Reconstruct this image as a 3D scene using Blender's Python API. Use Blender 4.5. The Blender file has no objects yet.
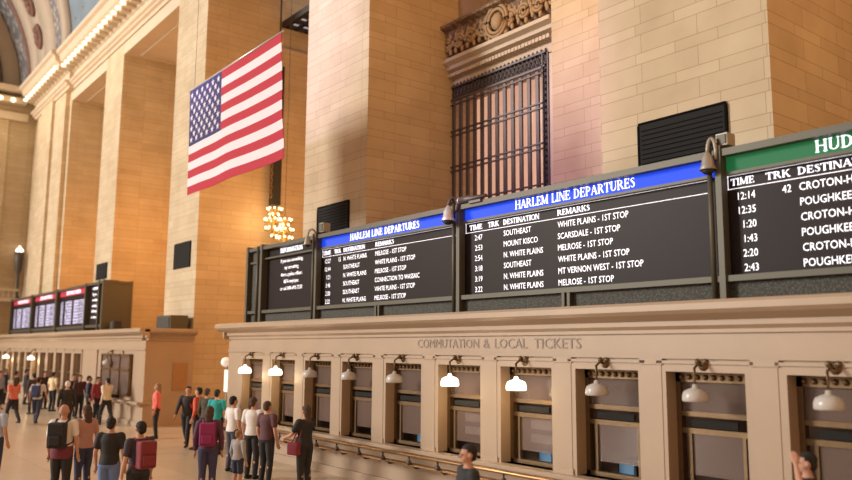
import bpy, bmesh, math, random
from mathutils import Vector, Matrix
rnd = random.Random(7)
PI = math.pi
SC = bpy.context.scene
COL = SC.collection
K = 0.8636          # survey units -> metres

# ------------------------------------------------------------------ camera
cam_d = bpy.data.cameras.new('camera')
cam = bpy.data.objects.new('camera', cam_d); COL.objects.link(cam)
FPX, PITCH, TH, ROLL = 793.07, 0.136796, 0.664755, 0.0067159
FW = Vector((-math.cos(TH)*math.cos(PITCH), math.sin(TH)*math.cos(PITCH), math.sin(PITCH)))
R0 = Vector((math.sin(TH), math.cos(TH), 0)); U0 = R0.cross(FW)
R2 = R0*math.cos(ROLL)+U0*math.sin(ROLL); U2 = -R0*math.sin(ROLL)+U0*math.cos(ROLL)
cam.location = (0, 0, 3.3*K)
cam.rotation_euler = Matrix((R2, U2, -FW)).transposed().to_euler()
cam_d.sensor_width = 36; cam_d.lens = FPX/852*36
cam_d.clip_end = 500
cam_d.dof.use_dof = True
cam_d.dof.focus_distance = 15.5
cam_d.dof.aperture_fstop = 0.56
SC.camera = cam

# ------------------------------------------------------------------ world: soft light of the big hall
w = bpy.data.worlds.new('world'); SC.world = w; w.use_nodes = True
nt = w.node_tree; nt.nodes.clear()
out = nt.nodes.new('ShaderNodeOutputWorld'); bg = nt.nodes.new('ShaderNodeBackground')
tc = nt.nodes.new('ShaderNodeTexCoord'); sep = nt.nodes.new('ShaderNodeSeparateXYZ')
mr = nt.nodes.new('ShaderNodeMapRange'); ramp = nt.nodes.new('ShaderNodeMixRGB')
nt.links.new(tc.outputs['Generated'], sep.inputs[0])
nt.links.new(sep.outputs['X'], mr.inputs['Value'])
mr.inputs['From Min'].default_value = 0.25; mr.inputs['From Max'].default_value = 0.85
nt.links.new(mr.outputs['Result'], ramp.inputs['Fac'])
ramp.inputs['Color1'].default_value = (1.04, 0.90, 0.76, 1)   # grey daylight side
ramp.inputs['Color2'].default_value = (1.45, 0.66, 0.20, 1)    # lamp-lit side of the hall
nt.links.new(ramp.outputs[0], bg.inputs['Color'])
bg.inputs['Strength'].default_value = 0.70
nt.links.new(bg.outputs[0], out.inputs['Surface'])

def lamp(kind, name, loc, energy, color, size=1.0, rot=None, sy=None, scale=True):
    l = bpy.data.lights.new(name, kind); l.energy = energy; l.color = color
    if kind == 'AREA':
        l.size = size
        if sy: l.shape = 'RECTANGLE'; l.size_y = sy
    elif kind in ('POINT', 'SPOT'): l.shadow_soft_size = size
    o = bpy.data.objects.new(name, l); COL.objects.link(o)
    o.location = Vector(loc)*K
    if rot: o.rotation_euler = rot
    return o
def aim(o, target):
    o.rotation_euler = (Vector(target)*K - o.location).to_track_quat('-Z', 'Y').to_euler()
# unseen daylight area light outside the hall, placed to shift the flag's shadow
a = lamp('AREA', 'daylight_area', (-66, -60, 30), 58000, (1.0, 0.93, 0.84), 16, sy=20); aim(a, (-14, 14, 8))
# unseen lilac and rose spots aimed at the pier and the reveal wall
a = lamp('SPOT', 'lilac_wash', (-22, -16, 20), 26000, (0.66, 0.56, 1.0), 0.6); aim(a, (-25.0, 13.6, 14.5))
a.data.spot_size = math.radians(22); a.data.spot_blend = 1.0
a = lamp('SPOT', 'rose_wash', (-12, -12, 15), 12500, (0.86, 0.46, 0.95), 0.6); aim(a, (-14.6, 17, 8.6))
a.data.spot_size = math.radians(19); a.data.spot_blend = 0.9
# warm lamps of each bay, hung well out from the stone
for x, y, z, e in [(1.0, 14.5, 14, 450), (-13.5, 15.0, 15, 280), (-26.5, 15.4, 9.5, 1000), (-40.2, 15.4, 9, 900), (-52, 15.4, 9, 700)]:
    lamp('POINT', 'bay_lamp', (x, y, z), e, (1.0, 0.40, 0.08), 2.0)
for x in (-42, -46, -50, -54, -58, -62, -66):
    lamp('POINT', 'cornice_glow', (x, 11.0, 20.6), 60, (1.0, 0.80, 0.50), 0.8)
for x in (-50, -58, -66):
    lamp('POINT', 'vault_uplight', (x, 7.5, 25.5), 90, (1.0, 0.82, 0.62), 1.0)

SC.view_settings.view_transform = 'Standard'
SC.view_settings.look = 'None'
SC.view_settings.gamma = 1.0
SC.view_settings.use_curve_mapping = False
SC.view_settings.exposure = 0.0

# ------------------------------------------------------------------ materials
def newmat(name):
    m = bpy.data.materials.new(name); m.use_nodes = True
    return m, m.node_tree, m.node_tree.nodes['Principled BSDF']
def mat(name, col, rough=0.6, metal=0.0, noise=0.0, nscale=8.0, bump=0.0, emit=None, es=0.0, trans=0.0, alpha=1.0):
    m, t, b = newmat(name)
    b.inputs['Base Color'].default_value = (*col, 1)
    b.inputs['Roughness'].default_value = rough
    b.inputs['Metallic'].default_value = metal
    if trans: b.inputs['Transmission Weight'].default_value = trans
    if alpha < 1: b.inputs['Alpha'].default_value = alpha
    if emit: b.inputs['Emission Color'].default_value = (*emit, 1); b.inputs['Emission Strength'].default_value = es
    tcn = t.nodes.new('ShaderNodeTexCoord'); n = t.nodes.new('ShaderNodeTexNoise')
    n.inputs['Scale'].default_value = nscale; n.inputs['Detail'].default_value = 4
    t.links.new(tcn.outputs['Object'], n.inputs['Vector'])
    if noise:
        r = t.nodes.new('ShaderNodeMixRGB')
        r.inputs['Color1'].default_value = (*[c*(1-noise) for c in col], 1)
        r.inputs['Color2'].default_value = (*[min(1, c*(1+noise)) for c in col], 1)
        t.links.new(n.outputs['Fac'], r.inputs['Fac']); t.links.new(r.outputs[0], b.inputs['Base Color'])
    if bump:
        bp = t.nodes.new('ShaderNodeBump'); bp.inputs['Strength'].default_value = bump
        t.links.new(n.outputs['Fac'], bp.inputs['Height']); t.links.new(bp.outputs[0], b.inputs['Normal'])
    return m

def stone(name, c1, c2, mortar, P=0.655, thin=0.36, length=1.35, rough=0.75):
    """coursed limestone: a thin course and a thick course by turns"""
    m, t, b = newmat(name); N = t.nodes; L = t.links
    b.inputs['Roughness'].default_value = rough
    g = N.new('ShaderNodeNewGeometry'); s = N.new('ShaderNodeSeparateXYZ'); L.new(g.outputs['Position'], s.inputs[0])
    def M(op, a, bb=None):
        n = N.new('ShaderNodeMath'); n.operation = op
        for i, v in enumerate((a, bb)):
            if v is None: continue
            if isinstance(v, (int, float)): n.inputs[i].default_value = v
            else: L.new(v, n.inputs[i])
        return n.outputs[0]
    zz = M('DIVIDE', M('SUBTRACT', s.outputs['Z'], 0.185*K), P*K)
    fl = M('FLOOR', zz); fr = M('FRACT', zz)
    lt = M('LESS_THAN', fr, thin)
    A = M('DIVIDE', fr, thin)
    B = M('ADD', M('DIVIDE', M('SUBTRACT', fr, thin), 1-thin), 1.0)
    loc = M('ADD', M('MULTIPLY', lt, A), M('MULTIPLY', M('SUBTRACT', 1.0, lt), B))
    row = M('ADD', M('MULTIPLY', fl, 2.0), loc)
    hx = M('DIVIDE', M('ADD', s.outputs['X'], M('MULTIPLY', s.outputs['Y'], 0.93)), 0.30*K)
    cb = N.new('ShaderNodeCombineXYZ'); L.new(hx, cb.inputs[0]); L.new(row, cb.inputs[1])
    br = N.new('ShaderNodeTexBrick'); L.new(cb.outputs[0], br.inputs['Vector'])
    br.inputs['Scale'].default_value = 1.0; br.inputs['Row Height'].default_value = 1.0
    br.inputs['Brick Width'].default_value = length/0.30
    br.inputs['Mortar Size'].default_value = 0.028; br.inputs['Mortar Smooth'].default_value = 0.4
    br.offset = 0.37; br.squash = 0.72; br.squash_frequency = 2
    br.inputs['Color1'].default_value = (*c1, 1); br.inputs['Color2'].default_value = (*c2, 1)
    br.inputs['Mortar'].default_value = (*mortar, 1)
    n = N.new('ShaderNodeTexNoise'); n.inputs['Scale'].default_value = 0.9; n.inputs['Detail'].default_value = 6
    L.new(g.outputs['Position'], n.inputs['Vector'])
    mx = N.new('ShaderNodeMixRGB'); mx.blend_type = 'MULTIPLY'; mx.inputs['Fac'].default_value = 1
    cr = N.new('ShaderNodeValToRGB'); cr.color_ramp.elements[0].position = 0.3; cr.color_ramp.elements[1].position = 0.7
    cr.color_ramp.elements[0].color = (0.84, 0.80, 0.76, 1); cr.color_ramp.elements[1].color = (1, 1, 1, 1)
    L.new(n.outputs['Fac'], cr.inputs[0]); L.new(br.outputs['Color'], mx.inputs[1]); L.new(cr.outputs[0], mx.inputs[2])
    L.new(mx.outputs[0], b.inputs['Base Color'])
    bp = N.new('ShaderNodeBump'); bp.inputs['Strength'].default_value = 0.25; bp.invert = True
    L.new(br.outputs['Fac'], bp.inputs['Height']); L.new(bp.outputs[0], b.inputs['Normal'])
    return m

def floor_mat():
    m, t, b = newmat('tennessee_marble'); N = t.nodes; L = t.links
    g = N.new('ShaderNodeNewGeometry'); br = N.new('ShaderNodeTexBrick'); L.new(g.outputs['Position'], br.inputs['Vector'])
    br.inputs['Scale'].default_value = 1; br.inputs['Brick Width'].default_value = 1.2; br.inputs['Row Height'].default_value = 1.2
    br.offset = 0; br.inputs['Mortar Size'].default_value = 0.006
    br.inputs['Color1'].default_value = (0.58, 0.46, 0.33, 1); br.inputs['Color2'].default_value = (0.52, 0.385, 0.26, 1)
    br.inputs['Mortar'].default_value = (0.25, 0.18, 0.12, 1)
    L.new(br.outputs[0], b.inputs['Base Color']); b.inputs['Roughness'].default_value = 0.28
    return m

def ornament(name, c1, c2, scale, bump=0.8):
    m, t, b = newmat(name); N = t.nodes; L = t.links
    tcn = N.new('ShaderNodeTexCoord'); v = N.new('ShaderNodeTexVoronoi'); v.inputs['Scale'].default_value = scale
    L.new(tcn.outputs['Object'], v.inputs['Vector'])
    cr = N.new('ShaderNodeValToRGB'); cr.color_ramp.elements[0].color = (*c1, 1); cr.color_ramp.elements[1].color = (*c2, 1)
    cr.color_ramp.elements[0].position = 0.1; cr.color_ramp.elements[1].position = 0.6
    L.new(v.outputs['Distance'], cr.inputs[0]); L.new(cr.outputs[0], b.inputs['Base Color'])
    bp = N.new('ShaderNodeBump'); bp.inputs['Strength'].default_value = bump
    L.new(v.outputs['Distance'], bp.inputs['Height']); L.new(bp.outputs[0], b.inputs['Normal'])
    b.inputs['Roughness'].default_value = 0.7
    return m

M_ = {}
M_['stone'] = stone('limestone_blocks', (0.60, 0.495, 0.345), (0.53, 0.43, 0.29), (0.36, 0.27, 0.17))
M_['plain'] = mat('smooth_limestone', (0.56, 0.46, 0.35), 0.65, noise=0.08, nscale=1.2)
M_['marble'] = mat('booth_marble', (0.40, 0.30, 0.215), 0.4, noise=0.10, nscale=1.5)
M_['floor'] = floor_mat()
M_['iron'] = mat('dark_iron', (0.10, 0.085, 0.08), 0.5, 0.5, noise=0.2)
M_['grille'] = mat('grille_bronze', (0.10, 0.085, 0.09), 0.5, 0.35, noise=0.2, nscale=20)
M_['vent'] = mat('black_vent', (0.008, 0.008, 0.008), 0.9)
M_['bronze'] = mat('window_bronze', (0.16, 0.10, 0.05), 0.4, 0.6, noise=0.25, nscale=12)
M_['brass'] = mat('brass', (0.36, 0.20, 0.09), 0.35, 0.7)
M_['frame'] = mat('board_frame_paint', (0.085, 0.078, 0.056), 0.5, 0.2, noise=0.05)
M_['mesh'] = ornament('perforated_metal', (0.10, 0.095, 0.07), (0.03, 0.03, 0.025), 30, 0.2)
M_['screen'] = mat('display_black', (0.022, 0.016, 0.017), 0.45)
for k_ in ('screen',): M_[k_].node_tree.nodes['Principled BSDF'].inputs['Specular IOR Level'].default_value = 0.12
M_['blue'] = mat('header_blue', (0.006, 0.04, 0.5), 0.7, emit=(0.008, 0.075, 0.95), es=0.7)
M_['green'] = mat('header_green', (0.008, 0.10, 0.04), 0.7, emit=(0.008, 0.125, 0.04), es=0.7)
M_['red'] = mat('header_red', (0.35, 0.02, 0.04), 0.5, emit=(0.4, 0.03, 0.07), es=0.5)
M_['text'] = mat('lit_text', (0.9, 0.9, 0.95), 0.5, emit=(0.93, 0.91, 1.0), es=1.1)
M_['textdim'] = mat('lit_text_lilac', (0.6, 0.6, 0.8), 0.5, emit=(0.62, 0.60, 0.95), es=0.7)
M_['cut'] = mat('cut_lettering', (0.30, 0.25, 0.22), 0.7)
M_['shade_off'] = mat('milk_glass', (0.50, 0.48, 0.46), 0.3)
M_['shade_on'] = mat('milk_glass_lit', (0.9, 0.85, 0.75), 0.3, emit=(1.0, 0.86, 0.68), es=3.2)
M_['bulb'] = mat('bulb_glow', (1, 0.9, 0.7), 0.3, emit=(1.0, 0.78, 0.45), es=3.2)
M_['cbulb'] = mat('cornice_bulb_glow', (1, 0.9, 0.7), 0.3, emit=(1.0, 0.86, 0.62), es=1.7)
M_['grey'] = mat('lamp_grey', (0.33, 0.31, 0.27), 0.45, 0.3)
M_['silver'] = mat('lamp_silver', (0.55, 0.55, 0.56), 0.35, 0.4)
M_['louvre'] = mat('louvre_black', (0.006, 0.006, 0.006), 1.0)
M_['louvre'].node_tree.nodes['Principled BSDF'].inputs['Specular IOR Level'].default_value = 0.1
M_['dark'] = mat('black_paint', (0.02, 0.02, 0.02), 0.6)
M_['gold'] = mat('gilding', (0.5, 0.33, 0.12), 0.4, 0.8)
M_['frieze'] = ornament('carved_frieze', (0.30, 0.19, 0.10), (0.12, 0.07, 0.035), 9)
M_['carve_and_shade'] = mat('carved_and_shaded_stone', (0.36, 0.24, 0.13), 0.7, noise=0.2, nscale=6)  # scrollwork stone; its brown also paints shade on the upper back wall
M_['amber'] = mat('amber_glass', (0.62, 0.42, 0.34), 0.5, noise=0.45, nscale=1.3, emit=(0.46, 0.25, 0.17), es=1.3)
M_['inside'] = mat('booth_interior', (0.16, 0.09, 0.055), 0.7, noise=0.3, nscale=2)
M_['pane'] = mat('window_pane', (0.20, 0.14, 0.12), 0.15, alpha=0.5)
M_['pane2'] = mat('dark_window', (0.14, 0.10, 0.09), 0.2, noise=.3, nscale=2)
M_['wood'] = mat('oak_door', (0.36, 0.20, 0.09), 0.5, noise=0.15, nscale=5)
M_['poster'] = mat('poster_paper', (0.7, 0.7, 0.8), 0.6, noise=0.35, nscale=9)
M_['monitor_blue'] = mat('monitor_glow', (0.05, 0.12, 0.2), 0.4, emit=(0.15, 0.30, 0.45), es=0.35)
M_['skylight'] = mat('frosted_glass_lit', (0.5, 0.5, 0.52), 0.5, emit=(0.62, 0.58, 0.64), es=0.55)
M_['ink'] = mat('printed_ink', (0.08, 0.09, 0.22), 0.7)
M_['teal'] = mat('vault_teal', (0.20, 0.26, 0.32), 0.8, noise=0.3, nscale=0.8)
M_['cream'] = mat('vault_cream', (0.38, 0.31, 0.24), 0.8, noise=0.12, nscale=1)
M_['garland'] = ornament('vault_garland', (0.50, 0.43, 0.36), (0.14, 0.13, 0.14), 3.0)
M_['garland2'] = ornament('vault_garland_dark', (0.34, 0.30, 0.27), (0.09, 0.09, 0.10), 2.6)
M_['medal'] = mat('vault_medallion', (0.16, 0.08, 0.06), 0.8, noise=0.4, nscale=4)
M_['frown'] = mat('window_gloom', (0.06, 0.075, 0.08), 0.6)
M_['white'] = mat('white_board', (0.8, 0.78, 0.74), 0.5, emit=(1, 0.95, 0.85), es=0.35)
M_['fred'] = mat('flag_red', (0.42, 0.012, 0.035), 0.8)
M_['fwhite'] = mat('flag_white', (0.70, 0.65, 0.72), 0.8)
M_['fblue'] = mat('flag_blue', (0.028, 0.025, 0.13), 0.8)

# ------------------------------------------------------------------ mesh helpers
class MB:
    """collects geometry in survey units relative to an origin, builds ONE mesh"""
    def __init__(s, o=(0, 0, 0), k=K): s.bm = bmesh.new(); s.o = Vector(o); s.k = k
    def P(s, v): return (Vector(v) - s.o)*s.k
    def box(s, a, b, mi=0):
        x0, y0, z0 = a; x1, y1, z1 = b
        vs = [s.bm.verts.new(s.P((x, y, z))) for x in (x0, x1) for y in (y0, y1) for z in (z0, z1)]
        for f in ((0, 1, 3, 2), (4, 6, 7, 5), (0, 4, 5, 1), (2, 3, 7, 6), (0, 2, 6, 4), (1, 5, 7, 3)):
            s.bm.faces.new([vs[i] for i in f]).material_index = mi
        return s
    def rings(s, rings, closed=True, caps=True, smooth=True, mi=0):
        R = [[s.bm.verts.new(s.P(p)) for p in r] for r in rings]
        n = len(R[0])
        for i in range(len(R)-1):
            for j in range(n if closed else n-1):
                f = s.bm.faces.new((R[i][j], R[i][(j+1) % n], R[i+1][(j+1) % n], R[i+1][j])); f.smooth = smooth; f.material_index = mi
        if caps and closed:
            s.bm.faces.new(R[0][::-1]).material_index = mi; s.bm.faces.new(R[-1]).material_index = mi
        return s
    def tube(s, pts, r, seg=8, closed=False):
        pts = [Vector(p) for p in pts]; n = len(pts)
        rr = r if isinstance(r, (list, tuple)) else [r]*n
        rings = []
        for i, p in enumerate(pts):
            d = (pts[min(i+1, n-1)] - pts[max(i-1, 0)])
            if closed: d = pts[(i+1) % n] - pts[i-1]
            d.normalize()
            u = d.cross(Vector((0, 0, 1)))
            if u.length < 1e-3: u = d.cross(Vector((1, 0, 0)))
            u.normalize(); v = d.cross(u)
            rings.append([p + (u*math.cos(2*PI*j/seg) + v*math.sin(2*PI*j/seg))*rr[i] for j in range(seg)])
        if closed: rings.append(rings[0])
        s.rings(rings, caps=not closed); return s
    def lathe(s, c, prof, seg=16, axis='z'):
        c = Vector(c); rings = []
        for r, h in prof:
            ring = []
            for j in range(seg):
                a_ = 2*PI*j/seg
                if axis == 'z': q = (r*math.cos(a_), r*math.sin(a_), h)
                elif axis == 'x': q = (h, r*math.cos(a_), r*math.sin(a_))
                else: q = (r*math.cos(a_), h, r*math.sin(a_))
                ring.append(c+Vector(q))
            rings.append(ring)
        s.rings(rings); return s
    def ball(s, c, r, seg=10, sc=(1, 1, 1)):
        c = Vector(c)
        prof = [(max(1e-3, math.sin(PI*i/6)), -math.cos(PI*i/6)) for i in range(7)]
        rings = [[c + Vector((r*sc[0]*q*math.cos(2*PI*j/seg), r*sc[1]*q*math.sin(2*PI*j/seg), r*sc[2]*h)) for j in range(seg)] for q, h in prof]
        s.rings(rings); return s
    def poly(s, pts, y0, y1, mi=0):
        """polygon given in x,z extruded from y0 to y1"""
        A = [s.bm.verts.new(s.P((x, y0, z))) for x, z in pts]; B = [s.bm.verts.new(s.P((x, y1, z))) for x, z in pts]
        n = len(pts)
        s.bm.faces.new(A).material_index = mi; s.bm.faces.new(B[::-1]).material_index = mi
        for i in range(n): s.bm.faces.new((A[i], B[i], B[(i+1) % n], A[(i+1) % n])).material_index = mi
        return s
    def profx(s, prof, x0, x1):
        """profile of (y,z) points run along x"""
        s.rings([[(x0, y, z) for y, z in prof], [(x1, y, z) for y, z in prof]], smooth=False); return s
    def profy(s, prof, y0, y1):
        s.rings([[(x, y0, z) for x, z in prof], [(x, y1, z) for x, z in prof]], smooth=False); return s
    def build(s, name, m, parent=None, bevel=0):
        if bevel:
            bmesh.ops.bevel(s.bm, geom=list(s.bm.edges), offset=bevel, segments=2, affect='EDGES', profile=0.5)
        bmesh.ops.recalc_face_normals(s.bm, faces=list(s.bm.faces))
        me = bpy.data.meshes.new(name); s.bm.to_mesh(me); s.bm.free()
        for q in (m if isinstance(m, (list, tuple)) else [m]): me.materials.append(M_[q] if isinstance(q, str) else q)
        o = bpy.data.objects.new(name, me); COL.objects.link(o)
        if parent is not None: o.parent = parent
        else: o.location = s.o*s.k
        return o

def tag(o, label=None, cat=None, group=None, kind=None):
    if label: o['label'] = label
    if cat: o['category'] = cat
    if group: o['group'] = group
    if kind: o['kind'] = kind
    return o
def thing(name, loc, label, cat, group=None, k=K):
    o = bpy.data.objects.new(name, None); COL.objects.link(o); o.location = Vector(loc)*k
    o.empty_display_size = 0.2
    return tag(o, label, cat, group)
def dup(o, loc=None, parent=None):
    c = o.copy(); COL.objects.link(c)
    if parent is not None: c.parent = parent
    for ch in list(o.children): dup(ch, None, c)
    if loc is not None: c.location = Vector(loc)*K
    return c

FONT = {}
def text_mb(mb, s, x, z, y, size, width=None, th=0.006, bold=0.0, align='l'):
    """adds built-in sans lettering facing -y; size = cap height"""
    cu = bpy.data.curves.new('t', 'FONT'); cu.body = s; cu.size = 1.0; cu.offset = bold; cu.resolution_u = 2
    o = bpy.data.objects.new('t', cu); COL.objects.link(o)
    dg = bpy.context.evaluated_depsgraph_get(); me = bpy.data.meshes.new_from_object(o.evaluated_get(dg))
    bpy.data.objects.remove(o)
    xs = [v.co.x for v in me.vertices]
    if not xs: return mb
    x0, x1 = min(xs), max(xs)
    cap = 0.70
    sz = size/cap; sx = sz*.86 if width is None else width/(x1-x0)
    W = (x1-x0)*sx
    off = {'l': 0, 'c': -W/2, 'r': -W}[align]
    vs = [mb.bm.verts.new(mb.P((x+off+(v.co.x-x0)*sx, y, z+v.co.y*sz))) for v in me.vertices]
    fs = []
    for p in me.polygons:
        try: fs.append(mb.bm.faces.new([vs[i] for i in p.vertices]))
        except ValueError: pass
    bpy.data.meshes.remove(me); bpy.data.curves.remove(cu)
    return mb

# --- a small serif alphabet drawn from strokes, cap height 1
TK, TN, SH = 0.15, 0.055, 0.05
def _ln(x0, z0, x1, z1, w):
    dx, dz = x1-x0, z1-z0
    if abs(dz) < 1e-6: return [(x0, z0-w/2), (x1, z0-w/2), (x1, z0+w/2), (x0, z0+w/2)]
    ww = w/2*math.hypot(dx, dz)/abs(dz)
    return [(x0-ww, z0), (x0+ww, z0), (x1+ww, z1), (x1-ww, z1)]
def _stem(x, w=TK, top=True, bot=True):
    r = [_ln(x, 0, x, 1, w)]
    if bot: r.append(_ln(x-w/2-.07, SH/2, x+w/2+.07, SH/2, SH))
    if top: r.append(_ln(x-w/2-.07, 1-SH/2, x+w/2+.07, 1-SH/2, SH))
    return r
def _bowl(cx, cz, a, b, wa, wb, t0, t1, n=10):
    r = []
    for i in range(n):
        p, q = t0+(t1-t0)*i/n, t0+(t1-t0)*(i+1)/n
        r.append([(cx+a*math.cos(p), cz+b*math.sin(p)), (cx+a*math.cos(q), cz+b*math.sin(q)),
                  (cx+(a-wa)*math.cos(q), cz+(b-wb)*math.sin(q)), (cx+(a-wa)*math.cos(p), cz+(b-wb)*math.sin(p))])
    return r
def _path(pts, w):
    r = []
    for i in range(len(pts)-1):
        (x0, z0), (x1, z1) = pts[i], pts[i+1]; L = math.hypot(x1-x0, z1-z0) or 1
        w0, w1 = w[i]/2, w[i+1]/2; nx, nz = -(z1-z0)/L, (x1-x0)/L
        r.append([(x0-nx*w0, z0-nz*w0), (x1-nx*w1, z1-nz*w1), (x1+nx*w1, z1+nz*w1), (x0+nx*w0, z0+nz*w0)])
    return r
SPINE = [(.50, .80), (.42, .93), (.29, .965), (.17, .90), (.14, .77), (.22, .64), (.36, .52), (.46, .40), (.49, .24), (.42, .09), (.28, .035), (.15, .07), (.09, .22)]
SW = [.04, .06, .06, .09, .13, .16, .17, .16, .13, .09, .06, .06, .04]
GL = {
 'H': (_stem(.18)+_stem(.74)+[_ln(.18, .52, .74, .52, TN)], .92),
 'A': ([_ln(.10, 0, .40, 1, TN), _ln(.42, 1, .74, 0, TK), _ln(.2, .33, .62, .33, TN), _ln(0, SH/2, .22, SH/2, SH), _ln(.6, SH/2, .88, SH/2, SH)], .86),
 'R': (_stem(.18)+_bowl(.34, .75, .32, .25, .15, TN, -PI/2, PI/2)+[_ln(.18, 1-TN/2, .36, 1-TN/2, TN), _ln(.18, .5+TN/2, .36, .5+TN/2, TN), _ln(.44, .5, .74, 0, TK)], .86),
 'L': (_stem(.18)+[_ln(.18, TN/2, .66, TN/2, TN), _ln(.63, 0, .65, .25, TN)], .72),
 'E': (_stem(.18)+[_ln(.18, TN/2, .66, TN/2, TN), _ln(.18, 1-TN/2, .62, 1-TN/2, TN), _ln(.18, .52, .5, .52, TN), _ln(.64, 0, .66, .25, TN), _ln(.6, .77, .6, 1, TN), _ln(.5, .4, .5, .64, TN)], .74),
 'F': (_stem(.18)+[_ln(.18, 1-TN/2, .62, 1-TN/2, TN), _ln(.18, .5, .5, .5, TN), _ln(.6, .77, .6, 1, TN), _ln(.5, .38, .5, .62, TN)], .68),
 'M': (_stem(.12, TN)+_stem(.88)+[_ln(.14, 1, .48, .05, TK), _ln(.48, .05, .84, 1, TN)], 1.06),
 'I': (_stem(.18), .38),
 'N': (_stem(.13, TN, True, True)+[_ln(.17, 1, .70, 0, TK)]+_stem(.74, TN, True, False), .88),
 'D': (_stem(.18)+_bowl(.34, .5, .46, .5, .17, TN, -PI/2, PI/2)+[_ln(.18, 1-TN/2, .36, 1-TN/2, TN), _ln(.18, TN/2, .36, TN/2, TN)], .88),
 'P': (_stem(.18)+_bowl(.34, .72, .32, .28, .15, TN, -PI/2, PI/2)+[_ln(.18, 1-TN/2, .36, 1-TN/2, TN), _ln(.18, .44+TN/2, .36, .44+TN/2, TN)], .74),
 'T': (_stem(.38, TK, False)+[_ln(.04, 1-TN/2, .72, 1-TN/2, TN), _ln(.05, .76, .05, 1, TN), _ln(.71, .76, .71, 1, TN)], .76),
 'U': ([_ln(.18, .3, .18, 1, TK), _ln(.70, .3, .70, 1, TN), _ln(.05, 1-SH/2, .33, 1-SH/2, SH), _ln(.6, 1-SH/2, .82, 1-SH/2, SH)]+_bowl(.415, .32, .32, .32, .13, TN, PI, 2*PI), .86),
 'S': (_path(SPINE, SW), .60),
 'K': (_stem(.18)+[_ln(.26, .40, .68, 1, TN), _ln(.40, .58, .74, 0, TK), _ln(.6, SH/2, .86, SH/2, SH), _ln(.56, 1-SH/2, .8, 1-SH/2, SH)], .88),
 'O': (_bowl(.46, .5, .43, .515, .17, TN, 0, 2*PI, 20), .92),
 ' ': ([], .42)}
def serif(mb, s, x, z, y, cap, width, th=0.008):
    tot = sum(GL[c][1] for c in s); k = width/tot; cx = x
    for c in s:
        quads, wd = GL[c]
        for qd in quads: mb.poly([(cx+a_*k, z+b_*cap) for a_, b_ in qd], y, y+th)
        cx += wd*k
    return mb

# ------------------------------------------------------------------ SETTING
tag(MB().box((-76, -26, -0.3), (12, 26, 0)).build('floor', 'floor'), kind='structure')

YP, YB = 13.6, 17.4        # pier face and wall behind
LINTEL = 20.4
# back wall of the bays
mb = MB()
mb.box((-16.0, YB, 0), (-11.08, YB+.6, 13.3)); mb.box((-20.4, YB+1.0, 0), (-16.0, YB+1.3, 13.3)); mb.box((-20.4, YB, 12.1), (-16.0, YB+1.0, 13.3)); mb.box((-20.6, YB, 0), (-20.4, YB+1.3, 13.3))     # behind the grille (lower part hidden)
o = mb.build('wall_back', 'stone'); tag(o, kind='structure')
mb = MB(); mb.box((-20.4, YB-.02, 13.3), (-11.08, YB+.6, 30)); tag(mb.build('wall_back_upper', 'carve_and_shade'), kind='structure')  # darker than the wall below: soffit shade put into the colour
mb = MB(); mb.box((-7.13, YB, 0), (8, YB+.6, 30)); tag(mb.build('wall_back_right', 'stone'), kind='structure')
# passage of the second bay
mb = MB(); mb.box((-35.5, YB, 0), (-33.9, 27, 24)); mb.box((-33.9, 26.4, 0), (-20, 27, 24)); mb.box((-24.36, YB, 0), (-23.8, 26.4, 24))
tag(mb.build('wall_passage', 'stone'), kind='structure')
for xa, xb in ((-46.3, -37.6), (-57.7, -49.7)):
    mb = MB(); mb.box((xa, YB, 0), (xb, YB+.6, 24)); tag(mb.build('wall_bay', 'stone'), kind='structure')
# passage trim below the ceiling grate
mb = MB(); mb.profx([(17.4, 17.7), (17.4, 17.9), (26.4, 17.9), (26.4, 17.7)], -33.9, -33.7); tag(mb.build('trim_1', 'plain'), kind='structure')
mb = MB()
for i in range(24): mb.box((-33.85+i*.39, 17.5, 19.0), (-33.77+i*.39, 26.3, 19.06)) if i % 2 else mb.box((-33.85+i*.39, 17.5, 19.0), (-33.65+i*.39, 26.3, 19.12))
for i in range(16): mb.box((-33.85, 17.5+i*.56, 19.0), (-24.4, 17.68+i*.56, 19.10))
t = thing('ceiling_grate', (-29, 22, 19.0), 'dark iron ceiling grate high in the bay behind the flag', 'grate')
mb.bm.transform(Matrix.Translation(-Vector((-29, 22, 19.0))*K)); mb.build('lattice', 'dark', t)
MB((-29, 22, 19.0)).box((-33.85, 17.5, 19.14), (-24.4, 26.3, 19.2)).build('glass_backing', 'skylight', t)

MB((-29, 22, 19.0)).box((-33.88, 17.42, 18.98), (-24.38, 17.5, 19.3)).build('rim', 'dark', t)
# lintel wall over the openings, with coffered soffits
def lintel(x0, x1, n):
    mb = MB()
    mb.box((x0, YP, LINTEL), (x1, YP+.7, 24))
    mb.box((x0, YP+.7, LINTEL), (x1, YB+.3, LINTEL+.2))
    for (a_, b_) in ((.8, .9), (2.9, 3.0)): mb.box((x0+.5, YP+a_, LINTEL-.10), (x1-.5, YP+b_, LINTEL))
    for xx in (x0+.5, x1-.6): mb.box((xx, YP+.9, LINTEL-.10), (xx+.1, YP+2.9, LINTEL))
    tag(mb.build('trim_%d' % n, 'plain'), kind='structure')
lintel(-46.3, -37.6, 2); lintel(-57.7, -49.7, 3); lintel(-33.9, -24.36, 4); lintel(-20.4, -11.08, 5)

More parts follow.
